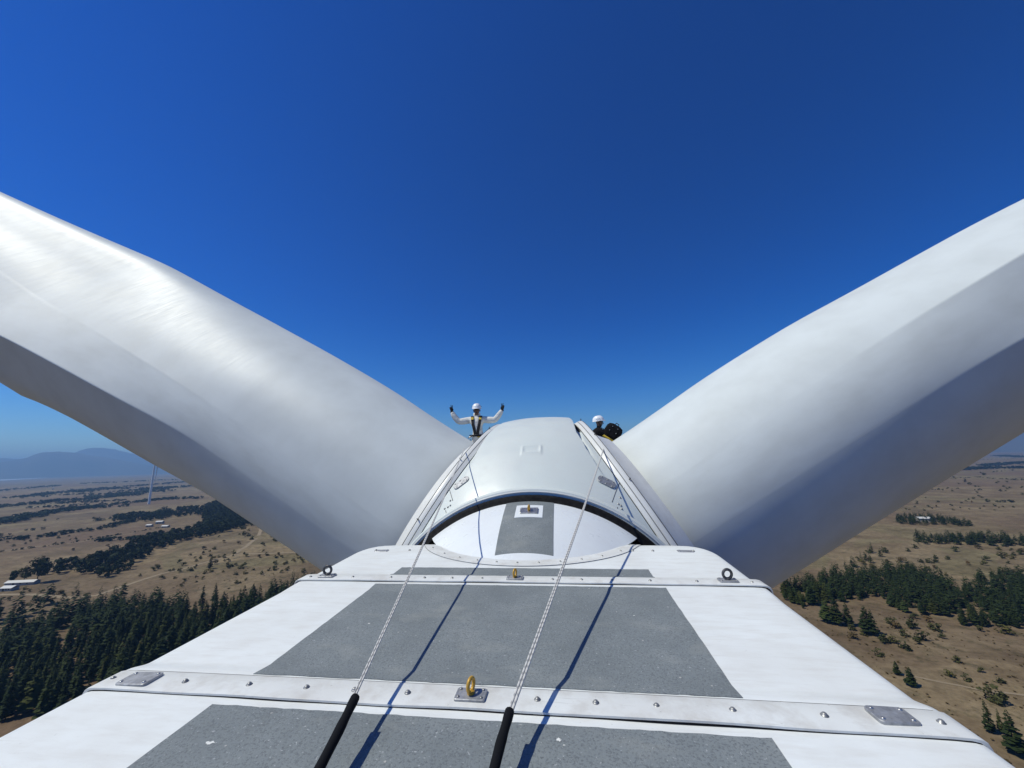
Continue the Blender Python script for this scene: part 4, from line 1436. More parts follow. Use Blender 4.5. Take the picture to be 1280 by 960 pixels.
LEFT_LABEL = 'dark narrow pine of the dense plantation below the left edge of the nacelle'
RIGHT_LABEL = 'dark bushy pine of the stand on the brown slope to the right'
left_pts = scatter([(-233.3, 131.6), (-236.6, 151.7), (-234.1, 154.9), (-228.2, 157.5), (-214.5, 152.7), (-196.4, 162.0), (-205.0, 189.1), (-197.0, 228.7), (-176.0, 292.9), (-211.5, 326.6), (-222.2, 326.1), (-239.5, 315.0), (-241.7, 296.2), (-245.0, 280.9), (-260.7, 275.3), (-270.6, 267.1), (-308.8, 277.3), (-334.8, 284.2), (-356.1, 286.5), (-366.8, 275.6), (-365.3, 259.9), (-366.7, 249.7), (-365.3, 236.5), (-355.3, 219.5), (-365.5, 196.7)], 5.6, 21, [[(-308.3, 212.5), (-330.3, 228.0), (-345.2, 244.3), (-356.8, 257.4), (-324.9, 236.7), (-306.2, 220.8), (-291.5, 207.0)], [(-342.8, 275.3), (-345.0, 283.6), (-325.1, 274.7), (-321.7, 265.5)], [(-266.7, 218.5), (-265.1, 220.7), (-259.2, 216.1), (-262.0, 214.9)], [(-275.2, 262.5), (-261.0, 269.2), (-247.7, 258.6), (-258.0, 252.6)], [(-279.5, 201.5), (-294.1, 213.5), (-286.9, 210.1), (-272.9, 198.6)]], 0.93) + scatter([(-373.7, 200.8), (-360.5, 222.5), (-372.8, 253.5), (-375.8, 281.9), (-410.8, 306.7), (-414.0, 279.8), (-409.4, 258.7), (-421.2, 224.1)], 9.0, 22, (), 0.75, (25, -0.15))
right_pts = scatter([(146.4, 321.8), (173.8, 348.1), (208.4, 367.9), (236.4, 380.0), (277.8, 390.8), (284.0, 370.9), (272.8, 339.9), (282.7, 340.4), (324.0, 372.4), (344.6, 365.2), (383.0, 350.3), (280.5, 262.9), (248.6, 270.2), (232.4, 273.2), (219.5, 270.2), (216.6, 273.2), (221.0, 286.9), (207.6, 287.3), (198.3, 291.6), (201.2, 310.8), (192.7, 313.3), (159.8, 302.7), (145.6, 291.0), (141.2, 301.6)], 4.3, 23, [[(196.8, 313.5), (211.9, 325.2), (198.1, 296.8), (190.4, 291.1)], [(220.7, 284.5), (238.1, 297.9), (232.8, 288.9), (216.7, 274.2)], [(245.0, 298.3), (256.4, 305.5), (249.1, 294.7), (239.9, 289.3)]], 0.93, (13, -0.34)) + scatter([(177.4, 344.4), (235.6, 391.9), (290.8, 425.4), (299.4, 456.9), (218.3, 384.0), (180.0, 354.2)], 8.0, 24, (), 0.55, (30, -0.25))
row_pts = scatter([(466.9, 655.8), (495.1, 669.6), (516.2, 639.1), (515.4, 600.1), (496.0, 577.5), (479.3, 595.2), (448.0, 602.2), (438.8, 615.2)], 5.5, 25, (), 0.8) + scatter([(392.4, 528.6), (439.0, 528.2), (484.1, 510.6), (543.5, 487.4), (511.2, 459.8), (449.6, 476.0), (410.1, 486.7), (364.1, 490.3)], 5.5, 26, (), 0.9)
belt_pts = scatter([(-522.4, 366.5), (-477.3, 346.1), (-437.2, 335.7), (-446.6, 364.4), (-482.8, 403.0), (-541.5, 495.1), (-526.8, 538.4), (-547.8, 637.4), (-708.5, 786.1), (-1038.5, 1072.8), (-912.8, 887.5), (-641.8, 640.4), (-604.4, 558.8), (-616.6, 520.7), (-572.8, 457.2), (-541.7, 407.2)], 9, 41, (), 0.95) + scatter([(-930.6, 710.0), (-982.2, 804.0), (-975.6, 892.8), (-941.4, 914.9), (-814.0, 793.0), (-836.6, 756.7), (-840.6, 690.3)], 11, 42, (), 0.7) + scatter([(-554.1, 334.9), (-532.5, 339.8), (-546.4, 365.7), (-540.1, 380.5), (-497.5, 353.8), (-519.1, 344.5)], 9, 43, (), 0.8)
def in_view(x, y):
    d = NAC.to_3x3().inverted() @ (Vector((x, y, 6)) - cam.matrix_world.translation)
    q = cam.matrix_world.to_3x3().inverted() @ (Vector((x, y, 6)) - cam.matrix_world.translation)
    if q.z > -1:
        return False
    u, w = q.x / -q.z, q.y / -q.z
    if abs(u) > 1.36 or w < -1.02:
        return False
    k = -1.35 / d.z if d.z < 0 else 1e9
    hx, hy = 0.5666 + d.x * k, d.y * k
    return not (abs(hx) < 2.3 and hy < 5.5)
shrub_list = [((180.8, 269.0), 5.0), ((187.7, 266.3), 5.8), ((175.1, 254.7), 4.3), ((198.0, 263.0), 4.8), ((178.7, 249.2), 5.8), ((158.7, 245.7), 5.0), ((162.5, 238.2), 4.8), ((153.6, 260.6), 3.6), ((146.7, 249.4), 3.8), ((145.6, 230.8), 3.9), ((175.1, 226.4), 3.3), ((161.0, 213.4), 3.1), ((164.8, 210.1), 3.4), ((229.9, 263.0), 5.6), ((161.8, 196.3), 6.3), ((161.7, 192.9), 5.5), ((177.3, 218.0), 2.5), ((191.4, 253.1), 2.9), ((204.8, 278.3), 3.7), ((201.0, 282.0), 3.8), ((178.5, 265.2), 4.0), ((173.8, 245.2), 3.7), ((162.9, 245.4), 4.1), ((155.0, 254.3), 3.5), ((180.2, 272.7), 3.7), ((196.1, 265.2), 4.0), ((220.1, 265.7), 3.5), ((176.3, 209.4), 2.7), ((-414.9, 411.3), 2.5), ((-465.4, 534.7), 6.4), ((-353.7, 358.4), 4.5), ((-363.4, 418.7), 4.4), ((-333.7, 381.3), 4.4), ((-479.5, 543.5), 6.5), ((-354.5, 483.1), 3.6), ((-290.2, 319.0), 1.9), ((-537.7, 624.5), 7.6), ((-344.8, 415.5), 4.2), ((-288.0, 446.3), 4.7), ((-274.8, 441.5), 2.4), ((-410.5, 419.1), 4.3), ((-388.2, 381.5), 2.2), ((-395.3, 415.3), 3.4), ((-328.7, 375.8), 2.6), ((-417.9, 568.7), 4.9), ((-535.7, 665.3), 5.3), ((-292.2, 402.6), 3.2), ((-407.5, 550.3), 4.7), ((-361.2, 440.9), 3.5), ((-473.2, 611.9), 6.4), ((-440.1, 514.3), 6.2), ((-339.3, 363.5), 2.5), ((-318.6, 356.0), 4.0), ((-217.8, 351.3), 3.1), ((-406.2, 398.2), 3.3), ((-391.0, 496.1), 3.3), ((-413.9, 411.1), 3.5), ((-297.9, 408.1), 3.3), ((-354.1, 383.6), 4.1), ((-346.3, 386.0), 3.3), ((-329.5, 426.1), 4.1), ((-312.5, 360.5), 4.0), ((-347.3, 380.5), 4.2), ((-441.2, 423.9), 3.1), ((-313.7, 371.6), 3.0), ((-296.0, 371.5), 3.4), ((-373.2, 400.2), 2.6), ((-292.1, 442.6), 4.7), ((-402.8, 381.5), 4.6), ((-484.4, 553.4), 3.1), ((-466.1, 494.9), 4.1), ((-377.3, 364.2), 4.8), ((-387.1, 413.5), 4.9), ((-307.9, 428.7), 4.6), ((-292.1, 460.8), 3.2), ((-306.8, 392.6), 4.6), ((-369.8, 342.9), 3.0), ((-414.7, 348.3), 2.9), ((-340.3, 391.7), 3.1), ((-437.6, 452.1), 4.5), ((-420.3, 392.3), 4.9), ((-277.2, 371.8), 3.8), ((-294.3, 359.4), 3.9), ((-249.0, 395.0), 2.4), ((-343.5, 425.0), 4.3), ((-324.4, 415.4), 4.2), ((-507.0, 529.1), 3.2), ((-290.6, 372.1), 4.0), ((-339.9, 342.5), 3.2), ((-396.5, 364.9), 2.9), ((-352.4, 347.7), 2.6), ((-281.4, 379.4), 2.5), ((-318.5, 417.2), 3.5), ((-526.6, 593.3), 6.8), ((-428.6, 428.0), 4.4), ((-242.9, 391.3), 4.5), ((-385.2, 412.8), 2.3), ((-296.9, 396.7), 3.6), ((-368.1, 399.5), 3.9), ((-295.6, 332.2), 3.9), ((-293.5, 375.8), 4.3), ((-225.7, 349.5), 3.7), ((-354.7, 384.6), 3.3), ((-370.7, 486.9), 5.9), ((-394.7, 502.2), 4.7), ((-503.0, 579.1), 4.1), ((-384.8, 360.5), 4.6), ((-422.5, 371.5), 4.5), ((-293.8, 333.6), 2.8), ((-397.8, 362.2), 2.8), ((-429.6, 376.5), 4.2), ((-451.8, 451.4), 5.0), ((-296.5, 392.4), 2.8), ((-283.2, 402.7), 4.7), ((-352.8, 363.3), 4.2), ((-395.2, 320.4), 4.0), ((-421.6, 411.4), 2.6), ((-295.6, 416.9), 2.8), ((-332.6, 375.6), 3.9), ((-254.0, 412.4), 3.8), ((-346.1, 329.1), 2.0), ((-380.4, 372.3), 2.9), ((-420.9, 365.6), 4.8), ((-213.9, 346.8), 2.2), ((-392.2, 432.3), 5.2), ((-243.3, 361.0), 2.5), ((-351.6, 479.9), 2.7), ((-391.8, 404.5), 5.0), ((-412.4, 563.6), 6.2), ((-490.0, 546.6), 3.1), ((-431.9, 440.0), 3.0), ((-433.7, 483.7), 4.3), ((-376.4, 429.9), 3.2), ((-254.6, 403.1), 4.8), ((-378.1, 526.4), 6.6), ((-342.4, 323.8), 2.4), ((-241.3, 394.7), 2.5), ((-315.2, 319.9), 2.0), ((-337.4, 333.5), 2.3), ((-421.2, 528.2), 4.2), ((-278.0, 365.7), 3.2), ((-222.1, 354.3), 2.5), ((-338.2, 320.9), 2.1), ((-345.6, 376.0), 3.9), ((-270.9, 439.0), 4.3), ((-256.8, 367.6), 4.2), ((-399.4, 504.7), 4.6), ((-287.7, 420.3), 2.9), ((-411.2, 408.0), 2.5), ((-286.9, 436.8), 5.0), ((-373.0, 388.8), 4.7), ((-297.6, 415.5), 2.3), ((-388.6, 472.2), 6.0), ((-294.8, 341.8), 2.8), ((-382.9, 421.7), 3.0), ((-352.2, 336.0), 3.2), ((-381.8, 341.0), 4.0), ((-324.4, 488.9), 3.3), ((-466.8, 285.2), 2.7), ((-381.6, 275.0), 2.0), ((-445.2, 291.5), 2.4), ((-467.1, 296.6), 3.5), ((-471.4, 304.2), 2.6), ((-429.7, 284.1), 2.4), ((-433.0, 300.7), 3.4), ((-443.5, 302.2), 3.6), ((-435.2, 285.0), 3.1), ((-423.1, 290.1), 2.1), ((-384.9, 273.7), 2.8), ((-439.2, 297.8), 3.9), ((-433.7, 300.4), 3.7), ((-400.7, 295.9), 4.0), ((-453.9, 301.6), 3.6), ((-426.6, 276.8), 3.0), ((-459.0, 284.2), 3.7), ((-428.5, 285.3), 3.6), ((-434.2, 287.2), 3.1), ((-423.5, 301.8), 2.2), ((-405.3, 286.0), 2.5), ((-375.7, 273.2), 2.8), ((-371.3, 275.5), 3.2), ((-483.9, 309.0), 3.6), ((-420.7, 294.7), 3.0), ((-441.6, 298.6), 3.5), ((-741.7, 521.5), 3.2), ((-758.6, 531.5), 4.4), ((-837.6, 520.6), 3.5), ((-738.2, 494.5), 3.1), ((-845.5, 507.6), 3.4), ((-808.1, 556.5), 3.5), ((-645.6, 452.4), 4.0), ((-750.7, 519.8), 3.2), ((-831.0, 532.8), 4.9), ((-730.1, 448.5), 3.4), ((-803.0, 540.8), 5.0), ((-792.1, 495.1), 3.8), ((-875.8, 547.9), 5.2), ((-623.3, 474.9), 4.2), ((-783.6, 477.6), 4.1), ((-808.9, 511.2), 4.8), ((-719.6, 470.6), 3.0), ((-741.3, 539.2), 4.1), ((658.1, 794.0), 4.4), ((778.1, 900.2), 4.2), ((1236.9, 1308.9), 6.5), ((1030.3, 1157.9), 4.2), ((738.6, 943.4), 3.9), ((959.6, 1032.8), 6.3), ((819.0, 865.6), 3.9), ((700.1, 762.5), 3.1), ((575.2, 743.0), 4.2), ((744.8, 867.3), 3.4), ((797.3, 911.8), 4.7), ((696.3, 782.4), 3.0), ((1072.5, 1143.6), 5.4), ((923.2, 939.2), 3.9), ((1701.2, 1839.0), 7.9), ((1342.5, 1457.3), 5.2), ((1079.7, 1234.7), 7.7), ((638.8, 837.3), 3.9), ((1022.9, 1086.4), 5.8), ((706.1, 831.0), 3.7), ((888.1, 1005.0), 5.2), ((690.2, 857.9), 4.5), ((779.9, 864.9), 4.2), ((1079.9, 1266.9), 4.7), ((971.2, 1035.5), 3.9), ((931.9, 963.1), 5.0), ((1421.1, 1430.9), 6.4), ((1505.0, 1514.1), 7.3), ((1170.4, 1350.7), 8.3), ((718.1, 788.8), 4.7), ((887.6, 1083.3), 4.7), ((1476.6, 1631.3), 10.1), ((561.1, 752.3), 3.1), ((736.9, 847.6), 4.2), ((1490.2, 1644.0), 8.9), ((643.1, 746.6), 2.6), ((1071.4, 1103.8), 6.0), ((1021.6, 1156.2), 5.6), ((1604.8, 1782.3), 7.8), ((1220.1, 1313.3), 6.3), ((773.1, 860.2), 5.3), ((1234.3, 1424.2), 6.4), ((843.0, 952.2), 4.0), ((631.1, 789.0), 4.0), ((931.9, 1124.4), 4.1), ((784.1, 853.8), 3.8), ((1197.8, 1293.8), 5.3), ((826.5, 928.7), 5.1), ((656.4, 859.0), 4.2), ((879.4, 1050.6), 5.0), ((788.7, 878.1), 5.3), ((616.9, 786.3), 4.5), ((669.3, 736.1), 2.8), ((715.3, 772.5), 2.9), ((663.3, 752.5), 3.2), ((725.3, 767.9), 3.6), ((1050.3, 1108.2), 4.8), ((645.4, 763.6), 3.2), ((562.0, 759.9), 3.4), ((616.1, 742.0), 3.2), ((598.4, 789.9), 3.3), ((602.7, 762.4), 3.2), ((399.5, 433.6), 3.8), ((279.2, 409.7), 4.4), ((309.1, 413.9), 3.7), ((337.2, 378.0), 4.4), ((415.9, 463.4), 3.9), ((307.8, 451.8), 6.2), ((347.6, 379.9), 4.0), ((272.3, 421.0), 3.1), ((407.2, 440.9), 3.8), ((420.5, 448.3), 5.8), ((284.6, 398.5), 3.0), ((392.4, 426.8), 3.9), ((339.4, 406.7), 3.5), ((263.2, 406.1), 2.9), ((394.0, 432.4), 3.4), ((332.0, 457.0), 4.2), ((339.1, 424.7), 3.9), ((294.6, 415.6), 5.1), ((295.3, 389.9), 4.0), ((292.8, 449.7), 5.8), ((331.6, 427.0), 4.4), ((387.1, 429.0), 3.9), ((348.4, 470.1), 5.0), ((322.0, 415.4), 4.1), ((304.0, 394.7), 3.2), ((435.9, 458.4), 5.7), ((256.5, 386.2), 3.4), ((258.6, 409.3), 5.3), ((342.7, 382.6), 5.1), ((265.8, 425.8), 3.3), ((366.4, 420.9), 5.0), ((326.9, 372.6), 4.2), ((374.7, 411.8), 3.0), ((424.7, 461.0), 3.4), ((394.4, 439.1), 4.9), ((403.0, 467.3), 4.8), ((417.7, 446.7), 5.1), ((349.8, 404.6), 4.8), ((402.9, 470.2), 3.8), ((294.9, 373.6), 3.1), ((372.5, 455.9), 5.8), ((314.9, 412.7), 4.7), ((255.1, 391.9), 4.9), ((398.7, 439.1), 3.7)]
tuft_pts = scatter([(136.1, 291.7), (194.4, 299.2), (211.8, 267.6), (280.5, 262.9), (141.6, 130.9), (105.7, 127.1), (126.4, 169.7), (133.4, 213.6)], 3.2, 31, (), 0.5, (9, -0.1)) + scatter([(-369.2, 315.0), (-373.3, 410.0), (-268.7, 441.2), (-201.3, 333.4), (-267.1, 330.5), (-297.1, 298.7)], 5.0, 32, (), 0.4, (14, 0.0))
cand = []
for x, y in left_pts:
    cand.append((hypot(x, y - 0), x, y, 'L'))
for x, y in right_pts:
    cand.append((hypot(x, y), x, y, 'R'))
cand.sort()
rnd = random.Random(5)
def pine_h(side):
    return rnd.uniform(7.5, 17.5) if side == 'L' else rnd.choice((rnd.uniform(4.5, 8.0), rnd.uniform(7.5, 13.0), rnd.uniform(7.5, 13.0)))
rest = []
shown = 0
for d, x, y, side in cand:
    h = pine_h(side)
    rz = rnd.uniform(0, 6.28)
    if shown < 280 and in_view(x, y):
        k = rnd.choice((0, 0, 2, 5, 5, 4, 7)) if side == 'L' else rnd.choice((0, 1, 5, 3, 4, 2, 6, 0, 5))
        pine(x, y, h, k, rz, LEFT_LABEL if side == 'L' else RIGHT_LABEL, 'pines of the left plantation' if side == 'L' else 'pines of the right-hand stand')
        shown += 1
    else:
        lo = rnd.choice(PINES) if d < 330 else rnd.choice(PINES_LO)
        rest.append((lo, x, y, th(x, y), h * rnd.uniform(0.9, 1.15), h, rz))
for x, y in row_pts:
    h = rnd.uniform(5, 11)
    rest.append((rnd.choice(PINES_LO), x, y, th(x, y), h * 1.2, h, rnd.uniform(0, 6.28)))
merge('pine_woods', rest, M_PINE, 'farther pines of the plantation and the tree rows, seen as one dark mass')
for (x, y), h, k, lab in [((146.8, 270.6), 12.2, 3, 'slim pine, leftmost of the three lone pines beside the nacelle edge'),
    ((150.4, 267.6), 14.7, 1, 'tallest and middle one of the three lone pines beside the nacelle edge'),
    ((155.8, 266.9), 12.4, 4, 'rightmost of the three lone pines beside the nacelle edge'),
    ((158.2, 256.0), 14.3, 1, 'left pine of the close pair below the right-hand stand'),
    ((160.1, 254.3), 13.4, 0, 'right pine of the close pair below the right-hand stand'),
    ((141.3, 175.2), 10.5, 2, 'slim young pine below the large olive bush at lower right'),
    ((144.6, 175.2), 7.7, 2, 'small young pine next to the slim one at lower right'),
    ((138.9, 165.0), 12.8, 0, 'pine cut by the lower right corner of the photo'),
    ((140.5, 212.9), 5.6, 4, 'small pine half hidden by the right nacelle edge, upper of two'),
    ((138.8, 203.8), 7.4, 4, 'small pine half hidden by the right nacelle edge, lower of two'),
    ((-273.0, 287.6), 14.8, 0, 'lone pine standing in front of the plantation, under the left blade'),
    ((-275.3, 279.2), 14.4, 5, 'dark pine at the front edge of the plantation, left of the gap'),
    ((-363.1, 372.3), 11.3, 1, 'dark tree beside the pale mound on the tan slope')]:
    pine(x, y, h, k, rnd.uniform(0, 6.28), lab, 'lone pines on the slope')

# large round trees by the long white shed
for (x, y), h, w, lab in [((-501.3, 327.3), 25.7, 0.95, 'largest round dark tree behind the long white shed'),
    ((-515.0, 326.7), 16.7, 0.95, 'middle dark tree left of the largest one behind the long white shed'),
    ((-523.2, 323.9), 12.8, 1.10, 'low spreading tree at the left end of the long white shed'),
    ((-500.9, 367.8), 16.8, 0.80, 'pointed dark tree standing out of the stream-side woods')]:
    r = empty('broadleaf_tree', (x, y, th(x, y)), rnd.uniform(0, 6))
    r.scale = (h * w, h * w, h)
    tag(r, lab, 'tree', 'large trees by the long shed')
    put('crown', rnd.choice(BROAD_ME), r)
    put('trunk', TRUNK_ME, r)

# river belt and hedgerows
items = []
for x, y in belt_pts:
    h = rnd.uniform(6, 15)
    items.append((rnd.choice(BROADS_LO), x, y, th(x, y) - 0.5, h * rnd.uniform(0.9, 1.3), h, rnd.uniform(0, 6.28)))
merge('riverside_woods', items, M_BROAD, 'dark band of trees following the stream across the left plain')
items = []
for pts, hmin, hmax, gap, wid, hole in [([(-1687.6, 930.9), (-1734.1, 1007.7), (-1752.6, 1075.1), (-1759.5, 1122.5), (-1811.0, 1195.4), (-1729.4, 1227.0), (-1798.1, 1344.6), (-1853.8, 1445.1)], 5, 11.5, 3.1, 16.099999999999998, -0.5), ([(-2235.9, 1359.5), (-2373.7, 1491.6), (-2539.3, 1650.4), (-2428.0, 1664.9), (-2678.3, 1891.6), (-2713.5, 2021.1), (-2496.8, 1941.0)], 5, 12.649999999999999, 4.34, 28.749999999999996, -0.5), ([(-1147.1, 638.1), (-1166.2, 683.1), (-1208.1, 726.1), (-1260.9, 788.8), (-1327.0, 865.2), (-1345.9, 916.3), (-1366.8, 973.1), (-1355.2, 1010.8)], 5, 12.649999999999999, 1.984, 12.649999999999999, -0.5), ([(-882.9, 526.6), (-859.1, 535.3), (-849.9, 559.9), (-848.8, 592.4), (-836.5, 620.3), (-877.0, 691.8), (-889.1, 736.6)], 3, 8.049999999999999, 3.1, 4.6, -0.5), ([(-978.6, 741.2), (-949.7, 757.6), (-945.3, 795.6), (-924.9, 814.6)], 5, 12.649999999999999, 1.8599999999999999, 13.799999999999999, -0.5), ([(-3309.3, 1809.6), (-3518.3, 2027.5), (-3623.6, 2205.4), (-3967.9, 2607.7)], 6, 13.799999999999999, 8.68, 28.749999999999996, -0.5), ([(-4113.8, 2970.0), (-3952.0, 3063.2), (-4011.7, 3326.8), (-3745.3, 3336.0)], 6, 13.799999999999999, 8.68, 34.5, -0.5), ([(-1823.0, 1358.7), (-1954.4, 1522.7), (-1932.5, 1583.2), (-2255.1, 1929.9), (-2159.5, 2002.4)], 6, 13.799999999999999, 2.17, 46.0, -0.5), ([(-1405.9, 1048.0), (-1388.3, 1141.6), (-1399.1, 1203.0), (-1267.5, 1226.7)], 5, 11.5, 3.1, 11.5, -0.5), ([(-688.9, 512.0), (-623.0, 520.7)], 3, 6.8999999999999995, 2.48, 3.4499999999999997, -0.5), ([(-748.8, 422.3), (-737.5, 449.6), (-717.6, 503.3), (-730.4, 578.8), (-726.7, 636.5)], 1.2, 3.4499999999999997, 3.1, 1.15, -0.5), ([(-2787.1, 2164.9), (-2881.0, 2435.4), (-2998.6, 2774.6)], 5, 11.5, 4.34, 34.5, -0.5), ([(1777.8, 2045.1), (1951.9, 2165.8), (2042.3, 2076.3), (2031.2, 1922.6)], 6, 13.799999999999999, 1.8599999999999999, 16.099999999999998, -0.5), ([(2222.8, 2431.0), (2757.6, 2795.1), (2913.7, 2747.5)], 6, 13.799999999999999, 3.1, 23.0, -0.5), ([(4738.6, 4999.6), (4011.8, 4055.5), (4099.6, 3856.1)], 6, 13.799999999999999, 4.96, 34.5, -0.5), ([(15814.8, 17057.9), (15156.8, 15254.7), (14202.3, 13300.2)], 8, 16.099999999999998, 8.68, 57.49999999999999, -0.5), ([(1269.9, 1509.3), (1377.5, 1547.9), (1348.7, 1379.4)], 1.5, 3.4499999999999997, 4.34, 4.6, -0.5), ([(-1080.6, 747.2), (-1064.2, 752.6), (-1058.5, 765.8), (-1042.4, 771.9)], 3, 6, 9, 5.630371390739334, -0.2), ([(-2631.3, 1759.0), (-2718.8, 1905.3), (-2596.1, 1911.4), (-2664.9, 2063.9)], 3, 9, 6, 13.505402215580279, -0.2), ([(-1686.3, 1066.2), (-1660.1, 1095.6), (-1675.5, 1155.2), (-1623.4, 1171.6)], 3, 9, 6, 8.233086165319692, -0.2), ([(-976.8, 546.1), (-967.4, 554.8), (-948.8, 558.5), (-937.0, 566.3)], 3, 6, 9, 4.246748466750572, -0.2), ([(-2230.6, 1674.2), (-2219.4, 1736.9), (-2265.8, 1851.0), (-2193.4, 1873.9)], 3, 9, 6, 12.61921092151808, -0.2), ([(-1215.3, 810.7), (-1194.8, 811.1), (-1202.7, 830.7), (-1198.2, 842.3)], 3, 6, 9, 6.122110832297827, -0.2), ([(-1118.8, 723.6), (-1108.4, 732.6), (-1098.0, 741.8), (-1087.8, 751.5)], 3, 6, 9, 5.514645548685006, -0.2), ([(-1045.9, 901.6), (-1028.4, 897.9), (-1022.8, 904.5), (-1007.8, 902.9)], 3, 9, 6, 6.488592319695657, -0.2), ([(-1629.3, 1086.9), (-1624.1, 1129.1), (-1576.7, 1144.1), (-1573.1, 1192.6)], 3, 9, 6, 8.297161567488187, -0.2), ([(-2774.4, 1477.8), (-2699.4, 1468.1), (-2741.0, 1521.8), (-2704.3, 1533.5)], 3, 9, 6, 11.527142328522855, -0.2), ([(-1579.9, 969.0), (-1570.1, 1008.6), (-1504.0, 1014.1), (-1503.7, 1065.1)], 3, 9, 6, 7.417844636361503, -0.2), ([(-2718.2, 1736.1), (-2586.8, 1719.6), (-2604.3, 1802.8), (-2656.9, 1917.3)], 3, 9, 6, 12.891765972126946, -0.2), ([(-2327.8, 1469.7), (-2380.7, 1517.0), (-2414.0, 1552.7), (-2410.9, 1565.7)], 3, 9, 6, 11.388222377148715, -0.2), ([(-4247.4, 2942.6), (-4293.0, 3045.1), (-4252.9, 3090.1), (-4133.8, 3078.2)], 3, 9, 6, 21.2293632647549, -0.2), ([(-1321.2, 939.9), (-1320.7, 974.7), (-1294.0, 991.9), (-1243.4, 991.3)], 3, 9, 6, 7.056239947450218, -0.2), ([(-980.4, 610.7), (-966.7, 609.4), (-963.0, 614.3), (-956.4, 617.5)], 3, 6, 9, 4.601643774587086, -0.2), ([(-2385.9, 1400.6), (-2378.0, 1421.9), (-2315.3, 1410.7), (-2378.5, 1476.3)], 3, 9, 6, 10.714301192865063, -0.2), ([(-2274.7, 1504.8), (-2219.8, 1509.5), (-2210.2, 1545.5), (-2222.8, 1598.9)], 3, 9, 6, 11.126952733953413, -0.2), ([(-1590.5, 1166.7), (-1563.9, 1177.9), (-1518.6, 1175.2), (-1534.5, 1220.1)], 3, 9, 6, 8.60263610751932, -0.2), ([(3914.8, 4610.2), (3691.5, 4259.1), (3770.3, 4262.3), (3815.9, 4229.1)], 2, 6, 9, 22.864010301021978, -0.2), ([(3347.0, 3655.1), (3431.8, 3657.4), (3474.8, 3616.8), (3438.5, 3498.5)], 2, 6, 9, 18.528032969446457, -0.2), ([(937.8, 1144.3), (944.1, 1135.8), (946.7, 1123.3), (956.2, 1119.1)], 2, 6, 9, 5.663287112271584, -0.2), ([(779.1, 860.2), (786.3, 851.9), (800.2, 850.9), (817.1, 853.0)], 2, 6, 9, 4.179852807068471, -0.2), ([(1799.2, 1949.9), (1771.5, 1891.5), (1854.1, 1949.4), (1843.6, 1910.5)], 2, 6, 9, 9.604193805973237, -0.2), ([(2514.6, 3071.7), (2428.4, 2895.9), (2512.4, 2925.3), (2502.9, 2848.4)], 2, 6, 9, 15.268372080118604, -0.2), ([(1233.6, 1583.7), (1288.2, 1601.2), (1308.1, 1576.8), (1319.4, 1544.2)], 2, 6, 9, 8.098640816541664, -0.2), ([(2392.9, 2467.1), (2458.9, 2478.0), (2445.2, 2411.1), (2466.1, 2380.5)], 2, 6, 9, 12.34010278576121, -0.2), ([(1303.7, 1305.0), (1315.3, 1283.9), (1353.6, 1289.1), (1371.0, 1275.2)], 2, 6, 9, 6.334252430707402, -0.2), ([(1855.1, 2211.4), (1842.4, 2166.5), (1881.0, 2181.8), (1912.4, 2188.7)], 2, 6, 9, 10.985058546648029, -0.2), ([(2066.5, 2150.4), (2120.3, 2133.0), (2109.9, 2055.4), (2139.7, 2020.9)], 2, 6, 9, 10.660651100824102, -0.2), ([(3261.5, 3921.0), (3335.2, 3887.0), (3298.6, 3731.9), (3403.8, 3741.5)], 2, 6, 9, 20.408021679686286, -0.2), ([(2153.9, 2364.0), (2174.0, 2337.5), (2192.4, 2310.7), (2170.5, 2243.8)], 2, 6, 9, 11.700850586066018, -0.2), ([(2332.0, 2963.1), (2416.8, 3011.6), (2507.5, 3065.8), (2404.0, 2887.0)], 2, 6, 9, 15.517439123685191, -0.2), ([(910.3, 942.7), (931.7, 948.0), (948.5, 948.7), (949.1, 933.8)], 2, 6, 9, 4.60627579164691, -0.2), ([(2608.6, 2686.2), (2596.0, 2589.7), (2662.7, 2575.8), (2665.4, 2504.0)], 2, 6, 9, 12.928827316305556, -0.2), ([(857.4, 1108.0), (872.9, 1104.8), (885.6, 1098.3), (889.6, 1081.8)], 2, 6, 9, 5.532436497869934, -0.2), ([(3743.2, 4103.7), (3766.6, 4011.7), (3738.5, 3872.6), (3699.7, 3731.1)], 2, 6, 9, 20.57477371949804, -0.2), ([(1352.0, 1416.4), (1370.6, 1399.8), (1404.9, 1399.5), (1428.0, 1388.8)], 2, 6, 9, 6.952999957808761, -0.2), ([(934.5, 1071.8), (957.5, 1078.9), (963.6, 1067.6), (980.7, 1068.5)], 2, 6, 9, 5.356437890751875, -0.2), ([(1093.0, 1102.6), (1104.8, 1093.8), (1117.7, 1086.6), (1131.8, 1080.9)], 2, 6, 9, 5.3501517330503265, -0.2), ([(5170.2, 6636.3), (5155.6, 6524.2), (5155.6, 6433.8), (4963.5, 6110.7)], 2, 6, 9, 32.03981001425042, -0.2)]:
    for a, b in zip(pts, pts[1:]):
        L = hypot(b[0] - a[0], b[1] - a[1])
        for k in range(int(L / gap) + 1):
            t = rnd.random()
            if mnoise.noise(Vector((a[0] / 90 + t * L / 140, a[1] / 90, 3.3))) < hole:
                continue
            x = a[0] + (b[0] - a[0]) * t + rnd.gauss(0, wid)
            y = a[1] + (b[1] - a[1]) * t + rnd.gauss(0, wid)
            h = rnd.uniform(hmin, hmax)
            items.append((rnd.choice(BROADS_XLO), x, y, th(x, y) - 0.4, h * rnd.uniform(1.2, 2.2), h, rnd.uniform(0, 6.28)))
merge('hedgerow_trees', items, M_BROAD, 'dark lines of trees and hedges between the far fields')

